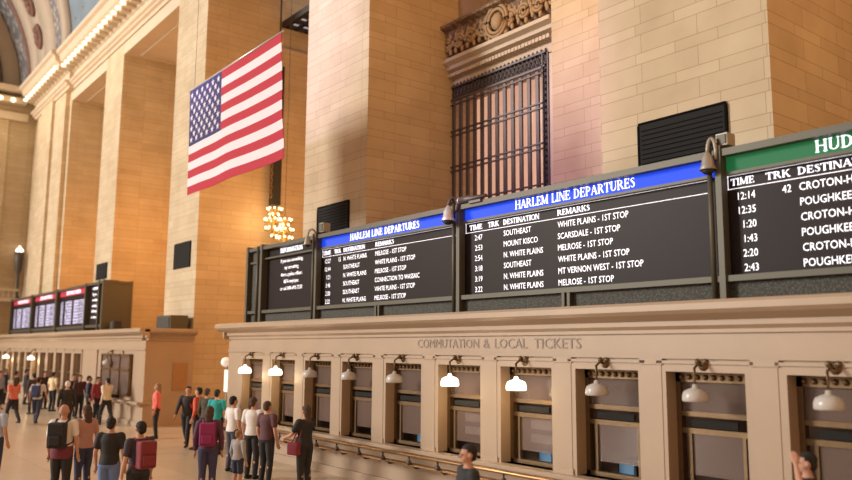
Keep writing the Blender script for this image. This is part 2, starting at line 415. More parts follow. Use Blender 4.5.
# ------------------------------------------------------------------ piers
PIERS = [(-11.08, -7.13, 'broad limestone pier behind the blue and green boards, nearest the right'),
         (-24.36, -20.4, 'tall limestone pier with lilac light, right of the flag'),
         (-37.6, -33.9, 'tall limestone pier behind the hanging flag'),
         (-49.7, -46.3, 'limestone pier left of the flag, over the far departure boards'),
         ]
VENT = [(-10.03, -8.06, 6.9, 8.0), (-23.3, -21.4, 7.14, 8.02), (-36.5, -34.6, 6.92, 8.06), (-49.0, -47.05, 7.2, 8.1)]
VL = ['black rectangular vent grille']
for (x0, x1, lab), (v0, v1, z0, z1) in zip(PIERS, VENT):
    t = thing('stone_pier', ((x0+x1)/2, (YP+YB)/2, 0), lab, 'pillar', 'limestone piers along the hall')
    o_ = ((x0+x1)/2, (YP+YB)/2, 0)
    MB(o_).box((x0, YP, 0), (x1, YB, 26)).build('shaft', 'stone', t)
    mb = MB(o_)
    mb.box((v0, YP-.04, z0), (v1, YP-.002, z1))
    g = mb.build('vent_grille', 'vent', t); tag(g, 'black rectangular vent grille')
    mb = MB(o_)
    for i in range(int((z1-z0)/.1)): mb.box((v0+.05, YP-.048, z0+.05+i*.1), (v1-.05, YP-.04, z0+.07+i*.1))
    mb.box((v0-.03, YP-.05, z1), (v1+.03, YP, z1+.05)); mb.box((v1, YP-.05, z0), (v1+.05, YP, z1)); mb.box((v0-.05, YP-.05, z0), (v0, YP, z1))
    mb.build('louvre', 'louvre', g)
# far end pilaster block
mb = MB(); mb.box((-69, YP, 0), (-57.7, YB, 25)); mb.box((-66.5, YP-.3, 0), (-58.2, YP, 21.4))
mb.box((-64.5, YP-.5, 0), (-61.2, YP-.3, 21.4))
tag(mb.build('wall_corner', 'stone'), kind='structure')

# ------------------------------------------------------------------ entablature with bulbs
def entab(x0, x1, dy, name, endcap=True):
    P = [(13.9, 21.1), (13.5, 21.1), (13.45, 21.25), (13.3, 21.32), (13.3, 21.42), (13.15, 21.5), (13.15, 21.62), (13.45, 21.68),
         (13.45, 22.2), (13.3, 22.28), (13.3, 22.4), (12.75, 22.48), (12.75, 22.7), (12.5, 22.82), (12.4, 23.2), (12.2, 23.28), (12.2, 23.55), (13.9, 23.8)]
    mb = MB(((x0+x1)/2, 13, 21.1)); mb.profx([(y+(dy if y < 13.8 else 0), z) for y, z in P], x0, x1)
    o = mb.build(name, 'plain'); tag(o, kind='structure')
    c0 = o.location/K
    mb = MB(c0); n = int((x1-x0)/.85)
    for i in range(n):
        xx = x0+.42+i*.85
        mb.box((xx-.16, 12.78+dy, 22.28), (xx+.16, 13.3+dy, 22.5))
    mb.build('dentil', 'plain', o)
    xs = [x0+.42+i*.85 for i in range(n)]
    first = None
    for xx in xs:
        if xx > -43: continue
        p = ((Vector((xx, 12.62+dy, 22.45)) - c0)*K)
        if first is None:
            first = MB().ball((0, 0, 0), .15, 8, (1.3, 1, .8)).build('bulb', 'cbulb', o); first.location = p
        else:
            b_ = first.copy(); COL.objects.link(b_); b_.parent = o; b_.location = p
    return o
entab(-57.0, -4, 0, 'trim_6'); entab(-67.2, -57.0, -.3, 'trim_7')
# the same cornice returning on the end wall
mb = MB(); mb.box((-69.4, -20, 21.1), (-68.2, 12.9, 21.7)); mb.box((-69.4, -20, 22.35), (-67.6, 12.6, 22.8)); mb.box((-69.4, -20, 23.2), (-67.2, 12.3, 23.6))
o = mb.build('trim_8', 'plain'); tag(o, kind='structure')
first = None
for i in range(14):
    p = Vector((-67.5, 11.6-i*.9, 22.5))*K
    if first is None: first = MB().ball((0, 0, 0), .19, 8).build('bulb', 'cbulb', o); first.location = p
    else: b_ = first.copy(); COL.objects.link(b_); b_.parent = o; b_.location = p

# end wall, lower part, balcony
mb = MB(); mb.box((-71, -26, 0), (-69, 13.6, 23.3)); mb.box((-69, 10.2, 8.4), (-68.6, 11.6, 21.1))
tag(mb.build('wall_end', 'stone'), kind='structure')
mb = MB(); mb.box((-69, -10, 6.7), (-67.2, 13.0, 6.95)); mb.box((-67.5, -10, 7.5), (-67.2, 13.0, 7.65))
o = mb.build('trim_9', 'plain'); tag(o, kind='structure')
mb = MB()
for i in range(60): mb.lathe((-67.35, 12.7-i*.38, 6.95), [(.05, 0), (.1, .15), (.05, .4), (.08, .55)], 8)
mb.build('baluster', 'plain', o)['kind'] = 'stuff'

# ------------------------------------------------------------------ vault over the far end
def arcpt(X, t, r=0.0):
    return (X, -4.5+(17.2-r)*math.cos(t), 23.3+(14.7-r)*math.sin(t))
def band(name, X0, X1, m, r=0.0, thick=.35):
    mb = MB(); n = 44; rings = []
    for i in range(n+1):
        t = PI*0.72*i/n
        rings.append([arcpt(X0, t, r), arcpt(X1, t, r), arcpt(X1, t, r-thick), arcpt(X0, t, r-thick)])
    mb.rings(rings); o = mb.build(name, m); tag(o, kind='structure'); return o
band('ceiling', -55.0, 4, 'teal', 0)
band('ceiling_rib_outer', -56.3, -55.0, 'cream', .35, .7)
band('ceiling_rib_garland', -58.2, -56.3, 'garland', .25, .6)
band('ceiling_rib_plain', -61.2, -58.2, 'cream', .30, .6)
rib = band('ceiling_rib_medallion', -63.4, -61.2, 'cream', .22, .6)
band('ceiling_rib_inner', -65.6, -63.4, 'cream', .30, .6)
band('ceiling_rib_rope', -66.1, -65.6, 'medal', .45, .8)
band('ceiling_rib_end', -69.2, -66.1, 'garland2', .35, .8)
mb = MB()
for i in range(11):
    t = .20+i*.17; c = t
    ring = []
    for j in range(18):
        a_ = 2*PI*j/18; tt = t+.055*math.cos(a_); x_ = -62.3+.62*math.sin(a_)
        ring.append(Vector((x_, -4.5+(17.2-.3)*math.cos(tt), 23.3+(14.7-.3)*math.sin(tt))))
    mb.tube(ring, .17, 6, closed=True)
    for k in (-.03, 0, .03): mb.ball(arcpt(-62.3, t+k, .3), .38, 8)
mb.build('medallion', 'medal', rib)
# painted figures on the blue vault: simple pale gilded constellations
mb = MB()
for i in range(60):
    t = .05+rnd.random()*1.2; X = -54+rnd.random()*30
    mb.ball(arcpt(X, t, .02), .05+.08*rnd.random(), 6)
tag(mb.build('ceiling_stars', 'gold'), kind='structure')
# lunette window in the end wall
mb = MB(); n = 40
pts = [(-4.5+15.6*math.cos(PI*i/n), 23.4+13.0*math.sin(PI*i/n)) for i in range(n+1)]
mb.rings([[(-69.3, y, z) for y, z in pts], [(-69.2, y, z) for y, z in pts]], smooth=False)
o = mb.build('window_1', 'frown'); tag(o, kind='structure')
mb = MB(); mb.rings([[(-69.35, y, z) for y, z in [(-4.5+17.6*math.cos(PI*i/n), 23.2+15*math.sin(PI*i/n)) for i in range(n+1)]], [(-69.3, y, z) for y, z in [(-4.5+17.6*math.cos(PI*i/n), 23.2+15*math.sin(PI*i/n)) for i in range(n+1)]]], smooth=False)
tag(mb.build('wall_lunette', 'cream'), kind='structure')
mb = MB()
for r_ in (15.2, 11.5, 8):
    mb.tube([(-69.05, -4.5+r_*math.cos(PI*i/n), 23.4+r_*.83*math.sin(PI*i/n)) for i in range(n+1)], .28, 6)
for i in range(1, 12):
    t = PI*i/12; mb.tube([(-69.05, -4.5, 23.4), (-69.05, -4.5+15.2*math.cos(t), 23.4+12.6*math.sin(t))], .14, 6)
mb.build('mullion', 'medal', o)

# ------------------------------------------------------------------ grille window in the first bay
t = MB((-18, YB, 4)).box((-20.35, YB+.8, 4), (-16.02, YB+.88, 12.08)).build('window_2', 'amber'); tag(t, kind='structure')
o_ = (-18, YB, 4)
mb = MB(o_)
xs = [-16.33-i*.36 for i in range(12)]
for x in xs: mb.box((x-.065, YB-.34, 4), (x+.065, YB-.27, 11.75))
mb.build('upright_bar', 'grille', t)
mb = MB(o_)
for z in (11.72, 10.62, 9.37, 8.12, 6.9):
    for dz in (-.07, .09): mb.box((-20.4, YB-.38, z+dz-.022), (-16.1, YB-.3, z+dz+.022))
mb.build('cross_rail', 'grille', t)
mb = MB(o_)
mb.box((-20.4, YB-.34, 11.84), (-16.0, YB-.26, 11.88)); mb.box((-20.4, YB-.36, 12.26), (-15.95, YB-.2, 12.32))
for i in range(25):
    x = -20.3+i*.18
    mb.tube([(x+.08*math.cos(2*PI*j/8), YB-.3, 12.05+.13*math.sin(2*PI*j/8)) for j in range(8)], .022, 5, closed=True)
    mb.tube([(x-.08, YB-.3, 11.87), (x+.08, YB-.3, 12.26)], .02, 5); mb.tube([(x+.08, YB-.3, 11.87), (x-.08, YB-.3, 12.26)], .02, 5)
    mb.lathe((x, YB-.3, 12.32), [(.03, 0), (.045, .04), (.002, .11)], 6)
mb.box((-20.4, YB-.25, 11.82), (-16.0, YB-.2, 12.24))
mb.build('cresting', 'grille', t)
mb = MB(o_)
mb.box((-16.12, YB-.34, 4), (-16.08, YB-.24, 12.25)); mb.box((-15.90, YB-.34, 4), (-15.86, YB-.24, 12.25)); mb.box((-16.1, YB-.22, 4), (-15.88, YB-.2, 12.2))
for i in range(42):
    z = 4.1+i*.19
    mb.tube([(-15.99+.075*math.cos(2*PI*j/7), YB-.29, z+.085*math.sin(2*PI*j/7)) for j in range(7)], .022, 5, closed=True)
mb.build('side_border', 'grille', t)
MB(o_).box((-15.85, YB-.3, 4), (-15.35, YB, 12.2)).build('jamb', 'plain', t)
# cornice above the grille
mb = MB((-16, YB, 12.16))
mb.profx([(YB+.1, 12.26), (YB-.25, 12.26), (YB-.3, 12.51), (YB-.2, 12.56), (YB-.2, 12.76), (YB-.55, 12.86), (YB-.55, 12.98), (YB-.75, 13.06), (YB-.75, 13.18), (YB+.1, 13.22)], -20.4, -15.42)
o = mb.build('trim_10', 'plain'); tag(o, kind='structure')
mb = MB((-16, YB, 12.16))
for i in range(32): mb.box((-20.3+i*.15, YB-.5, 12.62), (-20.42+i*.15, YB-.2, 12.74))
mb.build('dentil', 'plain', o)
mb = MB((-16, YB, 12.16)); mb.box((-15.36, YB-.7, 0), (-11.08, YB, 14.36))
tag(mb.build('wall_reveal', 'stone'), kind='structure')
# carved frieze
o_ = (-18, YB-.4, 13.22)
mb = MB(o_)
mb.profx([(YB+.1, 13.22), (YB-.35, 13.24), (YB-.5, 13.56), (YB-.62, 14.06), (YB-.62, 14.18), (YB-.85, 14.28), (YB-.85, 14.38), (YB+.1, 14.41)], -20.4, -15.42)
fr = mb.build('trim_11', 'frieze'); tag(fr, kind='structure')
mb = MB(o_)
def spiral(cx, cz, r, turns, s=1, y=YB-.58, rt=.05):
    n = int(14*turns); return [(cx+s*r*(1-i/n*.85)*math.cos(i/14*2*PI), y-.03, cz+r*(1-i/n*.85)*math.sin(i/14*2*PI)) for i in range(n)]
for i in range(9):
    cx = -20.3+i*.62
    if abs(cx+17.75) < .45: continue
    mb.tube(spiral(cx, 13.71, .27, 2.2, 1 if i % 2 else -1), .055, 6)
    for k in range(6):
        a_ = k*1.05+i; mb.ball((cx+.34*math.cos(a_), YB-.6, 13.71+.32*math.sin(a_)), .08, 6, (1, .6, 1.4))
cx = -17.75
for r_ in (.5, .38): mb.tube([(cx+r_*math.cos(2*PI*j/20), YB-.68, 13.76+r_*1.05*math.sin(2*PI*j/20)) for j in range(20)], .06, 6, closed=True)
mb.ball((cx, YB-.65, 13.76), .26, 10, (1, .5, 1.15))
for k in range(14):
    a_ = k*2*PI/14; mb.ball((cx+.62*math.cos(a_), YB-.62, 13.76+.6*math.sin(a_)), .1, 6, (1, .6, 1))
mb.build('scrollwork', 'carve_and_shade', fr)

# ------------------------------------------------------------------ chandeliers
def chandelier(x, y, ztop, label, stemtop, s=1.0, stem=True):
    o_ = (x, y, ztop-1.5*s)
    t = thing('chandelier', o_, label, 'chandelier', 'chandeliers in the bay behind the boards')
    mb = MB(o_)
    mb.lathe((x, y, ztop-.2*s), [(.02, .2*s), (.1*s, .15*s), (.16*s, 0), (.05*s, -.2*s), (.12*s, -.5*s), (.05*s, -.8*s), (.14*s, -1.1*s), (.01, -1.35*s)], 12)
    for zz, R in ((-.25, .36), (-.7, .44), (-1.1, .40)):
        mb.tube([(x+R*s*math.cos(2*PI*j/20), y+R*s*math.sin(2*PI*j/20), ztop+(zz-.05)*s) for j in range(20)], .025*s, 5, closed=True)
        for j in range(5):
            a_ = 2*PI*j/5; mb.tube([(x, y, ztop+(zz-.12)*s), (x+R*s*math.cos(a_), y+R*s*math.sin(a_), ztop+(zz-.05)*s)], .02*s, 5)
    mb.build('body', 'gold', t)
    first = None
    for zz, R, n in ((-.12, .34, 9), (-.38, .22, 5), (-.62, .44, 11), (-1.02, .40, 10), (-1.38, .14, 4)):
        for j in range(n):
            a_ = 2*PI*(j+.3)/n; p = (Vector((x+R*s*math.cos(a_), y+R*s*math.sin(a_), ztop+zz*s))-Vector(o_))*K
            if first is None: first = MB().ball((0, 0, 0), .052*s, 8).build('bulb', 'bulb', t); first.location = p
            else: b_ = first.copy(); COL.objects.link(b_); b_.parent = t; b_.location = p
    if stem:
        mb = MB(o_); mb.box((x-.22, y-.2, ztop+.05), (x+.18, y+.2, stemtop)); mb.box((x-.03, y-.03, stemtop), (x+.03, y+.03, 20.4)); mb.build('hanging_post', 'dark', t)
        mb = MB(o_)
        for i in range(18):
            zc = ztop+.5+i*.34
            mb.tube([(x+.11*math.cos(2*PI*j/10), y-.23, zc+.15*math.sin(2*PI*j/10)) for j in range(10)], .022, 5, closed=True)
        mb.build('chain_link', 'gold', t)
    else:
        MB(o_).box((x-.008, y-.008, ztop-.1), (x+.008, y+.008, stemtop)).build('hanging_post', 'dark', t)
    lamp('POINT', 'chandelier_glow', (x, y-.5, ztop-.7), 40, (1, .62, .28), .5)
chandelier(-33.0, 16.9, 9.85, 'glowing chandelier nearer the pier, on dark ornate hanging post', 16.6)
chandelier(-31.4, 16.6, 9.1, 'glowing chandelier further back, just right of the other one', 20.4, .9, False)

# ------------------------------------------------------------------ FLAG
FX0, FX1, FZ0, FZ1, FY = -24.90, -18.48, 8.20, 11.72, 9.5
fo = ((FX0+FX1)/2, FY, FZ0)
t = thing('flag', fo, 'American flag hanging high between the piers above the hall', 'flag')
def fpt(u, v, off=0.0):
    y = FY + .03*math.sin(u*9+v*1.5)*(.25+.75*(1-v)) + .02*math.sin(u*21+1)*(1-v)*.6
    x = FX0+(FX1-FX0)*u + (.16+.14*u)*(1-v) + .04*math.sin(v*12)*(1 if u > .9 else 0)*(1-v)
    z = FZ0+(FZ1-FZ0)*v + .01*math.sin(u*14)*(1-v)
    return (x, y+off, z)
NU = 60
st = None
for side, nm in ((0, 'flag_cloth'),):
    mb = MB(fo); V = {}
    for i in range(NU+1):
        for j in range(27):
            for sd in (0, 1): V[i, j, sd] = mb.bm.verts.new(mb.P(fpt(i/NU, j/26, .012*sd)))
    for i in range(NU):
        for j in range(26):
            row = 12-(j//2); canton = i < NU*.4 and row < 7
            mi = 2 if canton else (0 if row % 2 == 0 else 1)
            for sd in (0, 1):
                q = (V[i, j, sd], V[i+1, j, sd], V[i+1, j+1, sd], V[i, j+1, sd])
                f = mb.bm.faces.new(q if sd == 0 else q[::-1]); f.material_index = mi; f.smooth = True
    mb.build('cloth', ['fred', 'fwhite', 'fblue'], t)
mb = MB(fo)
for r in range(9):
    for c in range(6 if r % 2 == 0 else 5):
        u = .4*(1+2*c+(r % 2))/12; v = 1-(7/13)*(r+1)/10
        p = Vector(fpt(u, v)); R = .13
        for sgn in (-1, 1):
            y = p.y+(-.012 if sgn < 0 else .024)
            c0 = mb.bm.verts.new(mb.P((p.x, y, p.z)))
            vs = [mb.bm.verts.new(mb.P((p.x+(R if k % 2 == 0 else R*.4)*math.sin(k*PI/5), y, p.z+(R if k % 2 == 0 else R*.4)*math.cos(k*PI/5)))) for k in range(10)]
            for k in range(10): mb.bm.faces.new((c0, vs[k], vs[(k+1) % 10]))
mb.build('stars', 'fwhite', t)
mb = MB(fo); mb.tube([(FX0-.08, FY, FZ1+.02), (FX1+.08, FY, FZ1+.02)], .03, 8); mb.build('top_rod', 'silver', t)
mb = MB(fo)
for x in (FX1-.05, FX0+.4):
    mb.tube([(x, FY, FZ1), (x, FY, 31)], .006, 5)
mb.build('wire', 'dark', t)

# ------------------------------------------------------------------ DEPARTURE BOARDS
YF = 12.0   # front plane of the frames
def board(x0, x1, hdr, rows, header, label, hx=None, dests=None, name='departure_board', cols=None, lamp_txt='text', hw=3.22, post_left=True, post_right=False):
    """x0..x1 clear width between posts"""
    o_ = ((x0+x1)/2, YF+.3, 4.04)
    t = thing(name, o_, label, 'departure board', 'departure boards over the ticket windows')
    mb = MB(o_); mb.box((x0, YF+.15, 4.50), (x1+.03, YF+.75, 6.26)); sc = mb.build('screen', 'screen', t)
    mb = MB(o_); mb.box((x0, YF+.12, 6.26), (x1+.03, YF+.7, 6.57)); hb = mb.build('header_band', header, t)
    mb = MB(o_)
    mb.box((x0-.15, YF-.05, 6.56), (x1+.03, YF+.8, 6.68))         # top rail
    mb.box((x0, YF+.02, 6.23), (x1, YF+.16, 6.28))         # rail under header
    mb.box((x0-.15, YF-.04, 4.44), (x1+.03, YF+.14, 4.54))         # lower rail
    mb.box((x0, YF+.0, 4.04), (x1, YF+.2, 4.12))
    mb.build('frame_rail', 'frame', t)
    px = [x0-.02]+([x1+.09] if post_right else [])
    for x in px: MB(o_).box((x-.055, YF-.08, 4.04), (x+.055, YF+.1, 6.74)).build('post', 'frame', t)
    if post_left: MB(o_).tube([(x0-.19, YF-.05, 4.04), (x0-.19, YF-.05, 6.72)], .045, 10).build('post', 'frame', t)
    m_ = (x0+x1)/2
    for dx in (-.07, .07): MB(o_).box((m_+dx-.035, YF-.03, 4.12), (m_+dx+.035, YF+.1, 4.45)).build('short_post', 'frame', t)
    MB(o_).box((x0, YF+.08, 4.1), (x1, YF+.12, 4.45)).build('mesh_panel', 'mesh', t)
    # header lettering
    if hdr:
        hx0 = (x0+x1)/2-hw/2 if hx is None else hx
        tot = sum(GL[c][1] for c in hdr); kx = hw*1.01/tot; cx = hx0*1.009
        for wd_ in hdr.split(' '):
            ww = sum(GL[c][1] for c in wd_)*kx
            serif(MB(o_), wd_, cx, 6.35, YF+.105, .185, ww).build('header_word', lamp_txt, hb); cx += ww+.42*kx
    yT = YF+.14
    if cols:
        for nm, cx, wd in cols: serif(MB(o_), nm, cx*1.0117, 6.06, yT, .115, wd*1.01).build('column_heading', lamp_txt, sc)
        mb = MB(o_)
        for z in (6.0, 6.225): mb.box((x0+.02, yT, z), (x1-.02, yT+.008, z+.009))
        mb.box((x0+.02, yT, 6.0), (x0+.03, yT+.008, 6.23))
        mb.build('heading_rule', lamp_txt, sc)
    for i, (tm, trk, ds, rm) in enumerate(rows):
        z = 5.805-.240*i
        for nm, tx, cx_, al in (('time_text', tm, cols[0][1]+cols[0][2], 'r'), ('track_text', trk, cols[1][1]+cols[1][2], 'r'), ('destination_text', ds, cols[2][1]+.02, 'l'), ('remark_text', rm, cols[3][1]+.01, 'l')):
            if tx: text_mb(MB(o_), tx, cx_*1.0117, z, yT, .125, None, bold=.0, align=al).build(nm, lamp_txt, sc)
    return t
X1 = -13.92
cols = lambda a: [('TIME', a+.20, .44), ('TRK', a+.83, .36), ('DESTINATION', a+1.32, 1.10), ('REMARKS', a+2.92, .86)]
board(-13.99, -7.5, 'HARLEM LINE DEPARTURES',
      [('2:47', '', 'SOUTHEAST', 'WHITE PLAINS - 1ST STOP'), ('2:53', '', 'MOUNT KISCO', 'SCARSDALE - 1ST STOP'),
       ('2:54', '', 'N. WHITE PLAINS', 'MELROSE - 1ST STOP'), ('3:18', '', 'SOUTHEAST', 'WHITE PLAINS - 1ST STOP'),
       ('3:19', '', 'N. WHITE PLAINS', 'MT VERNON WEST - 1ST STOP'), ('3:22', '', 'N. WHITE PLAINS', 'MELROSE - 1ST STOP')],
      'blue', 'middle blue-headed board listing Harlem line trains from 2:47 to 3:22', hx=-12.18, hw=3.17, cols=cols(-13.88))
board(-20.54, -14.2, 'HARLEM LINE DEPARTURES',
      [('12:27', '15', 'N. WHITE PLAINS', 'MELROSE - 1ST STOP'), ('12:44', '', 'SOUTHEAST', 'WHITE PLAINS - 1ST STOP'),
       ('1:21', '', 'N. WHITE PLAINS', 'MELROSE - 1ST STOP'), ('1:46', '', 'SOUTHEAST', 'CONNECTION TO WASSAIC'),
       ('2:20', '', 'SOUTHEAST', 'WHITE PLAINS - 1ST STOP'), ('2:22', '', 'N. WHITE PLAINS', 'MELROSE - 1ST STOP')],
      'blue', 'left blue-headed board listing Harlem line trains with a track number', hx=-18.79, hw=3.2, cols=cols(-20.45))
board(-7.24, -.6, 'HUDSON LINE DEPARTURES',
      [('12:14', '42', 'CROTON-HARMON', '125TH STREET - 1ST STOP'), ('12:35', '', 'POUGHKEEPSIE', 'CROTON-HARMON - 1ST STOP'),
       ('1:20', '', 'CROTON-HARMON', '125TH STREET - 1ST STOP'), ('1:43', '', 'POUGHKEEPSIE', 'CROTON-HARMON - 1ST STOP'),
       ('2:20', '', 'CROTON-HARMON', '125TH STREET - 1ST STOP'), ('2:43', '', 'POUGHKEEPSIE', 'CROTON-HARMON - 1ST STOP')],
      'green', 'green-headed Hudson line board cut off by the right edge', hx=-5.66, hw=3.6, cols=[('TIME', -7.08, .42), ('TRK', -6.47, .41), ('DESTINATION', -5.95, 1.3), ('REMARKS', -4.2, 1.0)], post_right=True)

# information board and side panel
o_ = (-22.8, YF+.3, 4.04)
t = thing('information_board', o_, 'narrow black information board at the left end of the near row', 'information board')
sc = MB(o_).box((-24.1, YF+.15, 4.50), (-20.8, YF+.75, 6.57)).build('screen', 'screen', t)
mb = MB(o_)
mb.box((-25.3, YF-.05, 6.56), (-20.8, YF+.8, 6.68)); mb.box((-25.2, YF+.0, 6.14), (-24.3, YF+.12, 6.20)); mb.box((-24.1, YF+.02, 6.23), (-20.8, YF+.16, 6.28))
mb.box((-25.2, YF-.04, 4.44), (-20.8, YF+.14, 4.54)); mb.box((-25.2, YF, 4.04), (-20.8, YF+.2, 4.12)); mb.build('frame_rail', 'frame', t)
for x in (-25.2, -24.15): MB(o_).box((x-.07, YF-.08, 4.04), (x+.07, YF+.78, 6.74)).build('post', 'frame', t)
MB(o_).tube([(-24.4, YF-.06, 4.04), (-24.4, YF-.06, 6.70)], .05, 10).build('post', 'frame', t)
MB(o_).box((-25.15, YF+.08, 4.1), (-24.22, YF+.6, 6.57)).build('mesh_panel', 'mesh', t)
MB(o_).box((-24.08, YF+.08, 4.1), (-20.8, YF+.12, 4.45)).build('mesh_panel', 'mesh', t)
serif(MB(o_), 'INFORMATION', -23.17, 6.37, YF+.12, .15, 1.46).build('heading_lettering', 'text', sc)
for i, s_ in enumerate(['If you see something,', 'say something.', 'Alert a police officer,', 'MTA employee', 'or call 888-692-7233']):
    text_mb(MB(o_), s_, -22.42, 6.05-.225*i, YF+.14, .115, {0: 1.45, 1: .95, 2: 1.4, 3: .95, 4: 1.42}[i], bold=.004, align='c').build('message_line', 'text', sc)

# far departure board
def far_board(x0, x1, label, head=True, rows=8):
    o_ = ((x0+x1)/2, YF+.3, 4.04)
    t = thing('departure_board', o_, label, 'departure board', 'departure boards over the far ticket windows')
    sc = MB(o_).box((x0+.1, YF+.15, 4.42), (x1-.1, YF+.75, 6.24)).build('screen', 'screen', t)
    mb = MB(o_); mb.box((x0, YF-.05, 6.54), (x1, YF+.8, 6.66)); mb.box((x0, YF-.02, 4.3), (x1, YF+.16, 4.44))
    for x in (x0+.05, x1-.05): mb.box((x-.08, YF-.08, 4.04), (x+.08, YF+.7, 6.7))
    mb.build('frame_rail', 'frame', t)
    MB(o_).box((x0+.1, YF+.08, 4.05), (x1-.1, YF+.12, 4.32)).build('mesh_panel', 'mesh', t)
    hb = MB(o_).box((x0+.1, YF+.12, 6.22), (x1-.1, YF+.7, 6.55)).build('header_band', 'red', t)
    serif(MB(o_), 'DEPARTURES', x0+1.6, 6.28, YF+.1, .2, x1-x0-3.2).build('header_lettering', 'text', hb)
    mb = MB(o_)
    for i in range(rows):
        z = 5.78-.17*i*8/rows
        text_mb(mb, '%d:%02d' % (1+i//3, 7+(i*17) % 50), x0+.4, z, YF+.13, .13, .5, bold=.03)
        text_mb(mb, ['STAMFORD', 'NEW HAVEN', 'STAMFORD', 'SO. NORWALK'][i % 4], x0+1.4, z, YF+.13, .13, 1.4, bold=.03)
        text_mb(mb, ['HARLEM-125TH ST', 'GREENWICH - 1ST STOP'][i % 2], x0+3.2, z, YF+.13, .13, 2.2, bold=.03)
    mb.build('train_row', 'textdim', sc)
    return t
far_board(-64.2, -57.65, 'leftmost red-headed departure board far down the hall')
far_board(-57.5, -51.2, 'second red-headed departure board from the left, far down the hall')
far_board(-51.1, -44.9, 'third and widest-looking red-headed departure board, beside the message panel')
o_ = (-43.3, YF+.3, 4.04)
t = thing('message_board', o_, 'dark message panel with white lines at right end of far boards', 'information board')
sc = MB(o_).box((-44.7, YF+.15, 4.42), (-42.65, YF+.75, 6.55)).build('screen', 'screen', t)
mb = MB(o_)
for i in range(6): text_mb(mb, ['INFORMATION', 'If you see', 'something, say', 'something. Alert', 'MTA employee', 'or the police'][i], -43.6, 6.3-.3*i, YF+.13, .14, 1.3, bold=.02, align='c')
mb.build('message_lettering', 'text', sc)
mb = MB(o_); mb.box((-44.8, YF-.05, 6.54), (-41.7, YF+1.4, 6.66)); mb.box((-44.8, YF-.02, 4.3), (-41.7, YF+1.4, 4.44))
for x in (-42.55, -41.8): mb.box((x-.08, YF-.08, 4.04), (x+.08, YF+.7, 6.7))
mb.box((-41.85, YF+1.3, 4.04), (-41.74, YF+1.42, 6.7)); mb.build('frame_rail', 'frame', t)
mb = MB(o_); mb.box((-42.5, YF+.05, 4.05), (-41.75, YF+1.38, 6.55)); mb.build('side_cabinet', 'frame', t)

# ------------------------------------------------------------------ lamps and speakers on the boards
def gooseneck(x, label, reach=(.24, .22), R=.17, shade='silver', up_=.2):
    o_ = (x, YF, 6.68)
    t = thing('gooseneck_lamp', o_, label, 'lamp', 'bell lamps on the board posts')
    mb = MB(o_); pts = []
    for i in range(11):
        a_ = PI*i/10; k = (1-math.cos(a_))/2
        pts.append((x-reach[0]*k, YF-.10-reach[1]*k, 6.62+up_*math.sin(a_)+.03*(1-k)))
    mb.tube([(x, YF-.10, 6.5)]+pts, .03, 8); mb.build('neck', 'iron' if shade == 'silver' else 'grey', t)
    e = Vector(pts[-1]); q = R/.17
    mb = MB(o_); mb.lathe(e, [(.03*q, .03), (.05*q, 0), (.07*q, -.03*q), (.11*q, -.12*q), (.13*q, -.25*q), (.17*q, -.33*q), (.165*q, -.34*q), (.12*q, -.25*q)], 16); mb.build('bell_shade', shade, t)
    mb = MB(o_); mb.lathe(e+Vector((0, 0, -.33*q)), [(.13*q, 0), (.12*q, -.05*q), (.07*q, -.09*q), (.01, -.10*q)], 12); mb.build('lens', 'dark', t)
gooseneck(-14.0, 'silver bell lamp on gooseneck between the two blue boards', (.14, .16))
gooseneck(-7.27, 'grey bell lamp on gooseneck between blue and green boards', (.12, .06), .145, 'grey', .24)
gooseneck(-20.55, 'small grey bell lamp on gooseneck beside the information board', (.12, .2), .13, 'grey')
def speaker(x, y, z, label, w_=.25, h_=.28, d_=.25):
    t = thing('junction_box', (x, y, z), label, 'box', 'small boxes on top of the boards')
    MB((x, y, z)).box((x-w_/2, y-d_/2, z), (x+w_/2, y+d_/2, z+h_)).build('case', 'grey', t, bevel=.01)
    MB((x, y, z)).box((x-w_/2+.03, y-d_/2-.02, z+.03), (x+w_/2-.03, y-d_/2, z+h_-.03)).build('cover', 'frame', t)
speaker(-7.2, YF+.1, 6.74, 'grey junction box on the post between blue and green boards', .22, .22)
speaker(-20.36, YF+.1, 6.74, 'grey junction box on the post right of the information board')
t = thing('floodlight', (-13.4, YF+.1, 6.68), 'small cylindrical floodlight lying on top of the middle board', 'lamp')
o_ = (-13.4, YF+.1, 6.68)
MB(o_).lathe((-13.95, YF-.05, 6.76), [(.02, 0), (.09, .02), (.09, .3), (.06, .42), (.04, .9)], 14, 'x').build('barrel', 'iron', t)
MB(o_).lathe((-13.97, YF-.05, 6.76), [(.085, -.02), (.085, .03)], 14, 'x').build('lens_ring', 'silver', t)
MB(o_).box((-13.6, YF-.1, 6.64), (-13.2, YF+.1, 6.70)).build('bracket', 'iron', t)

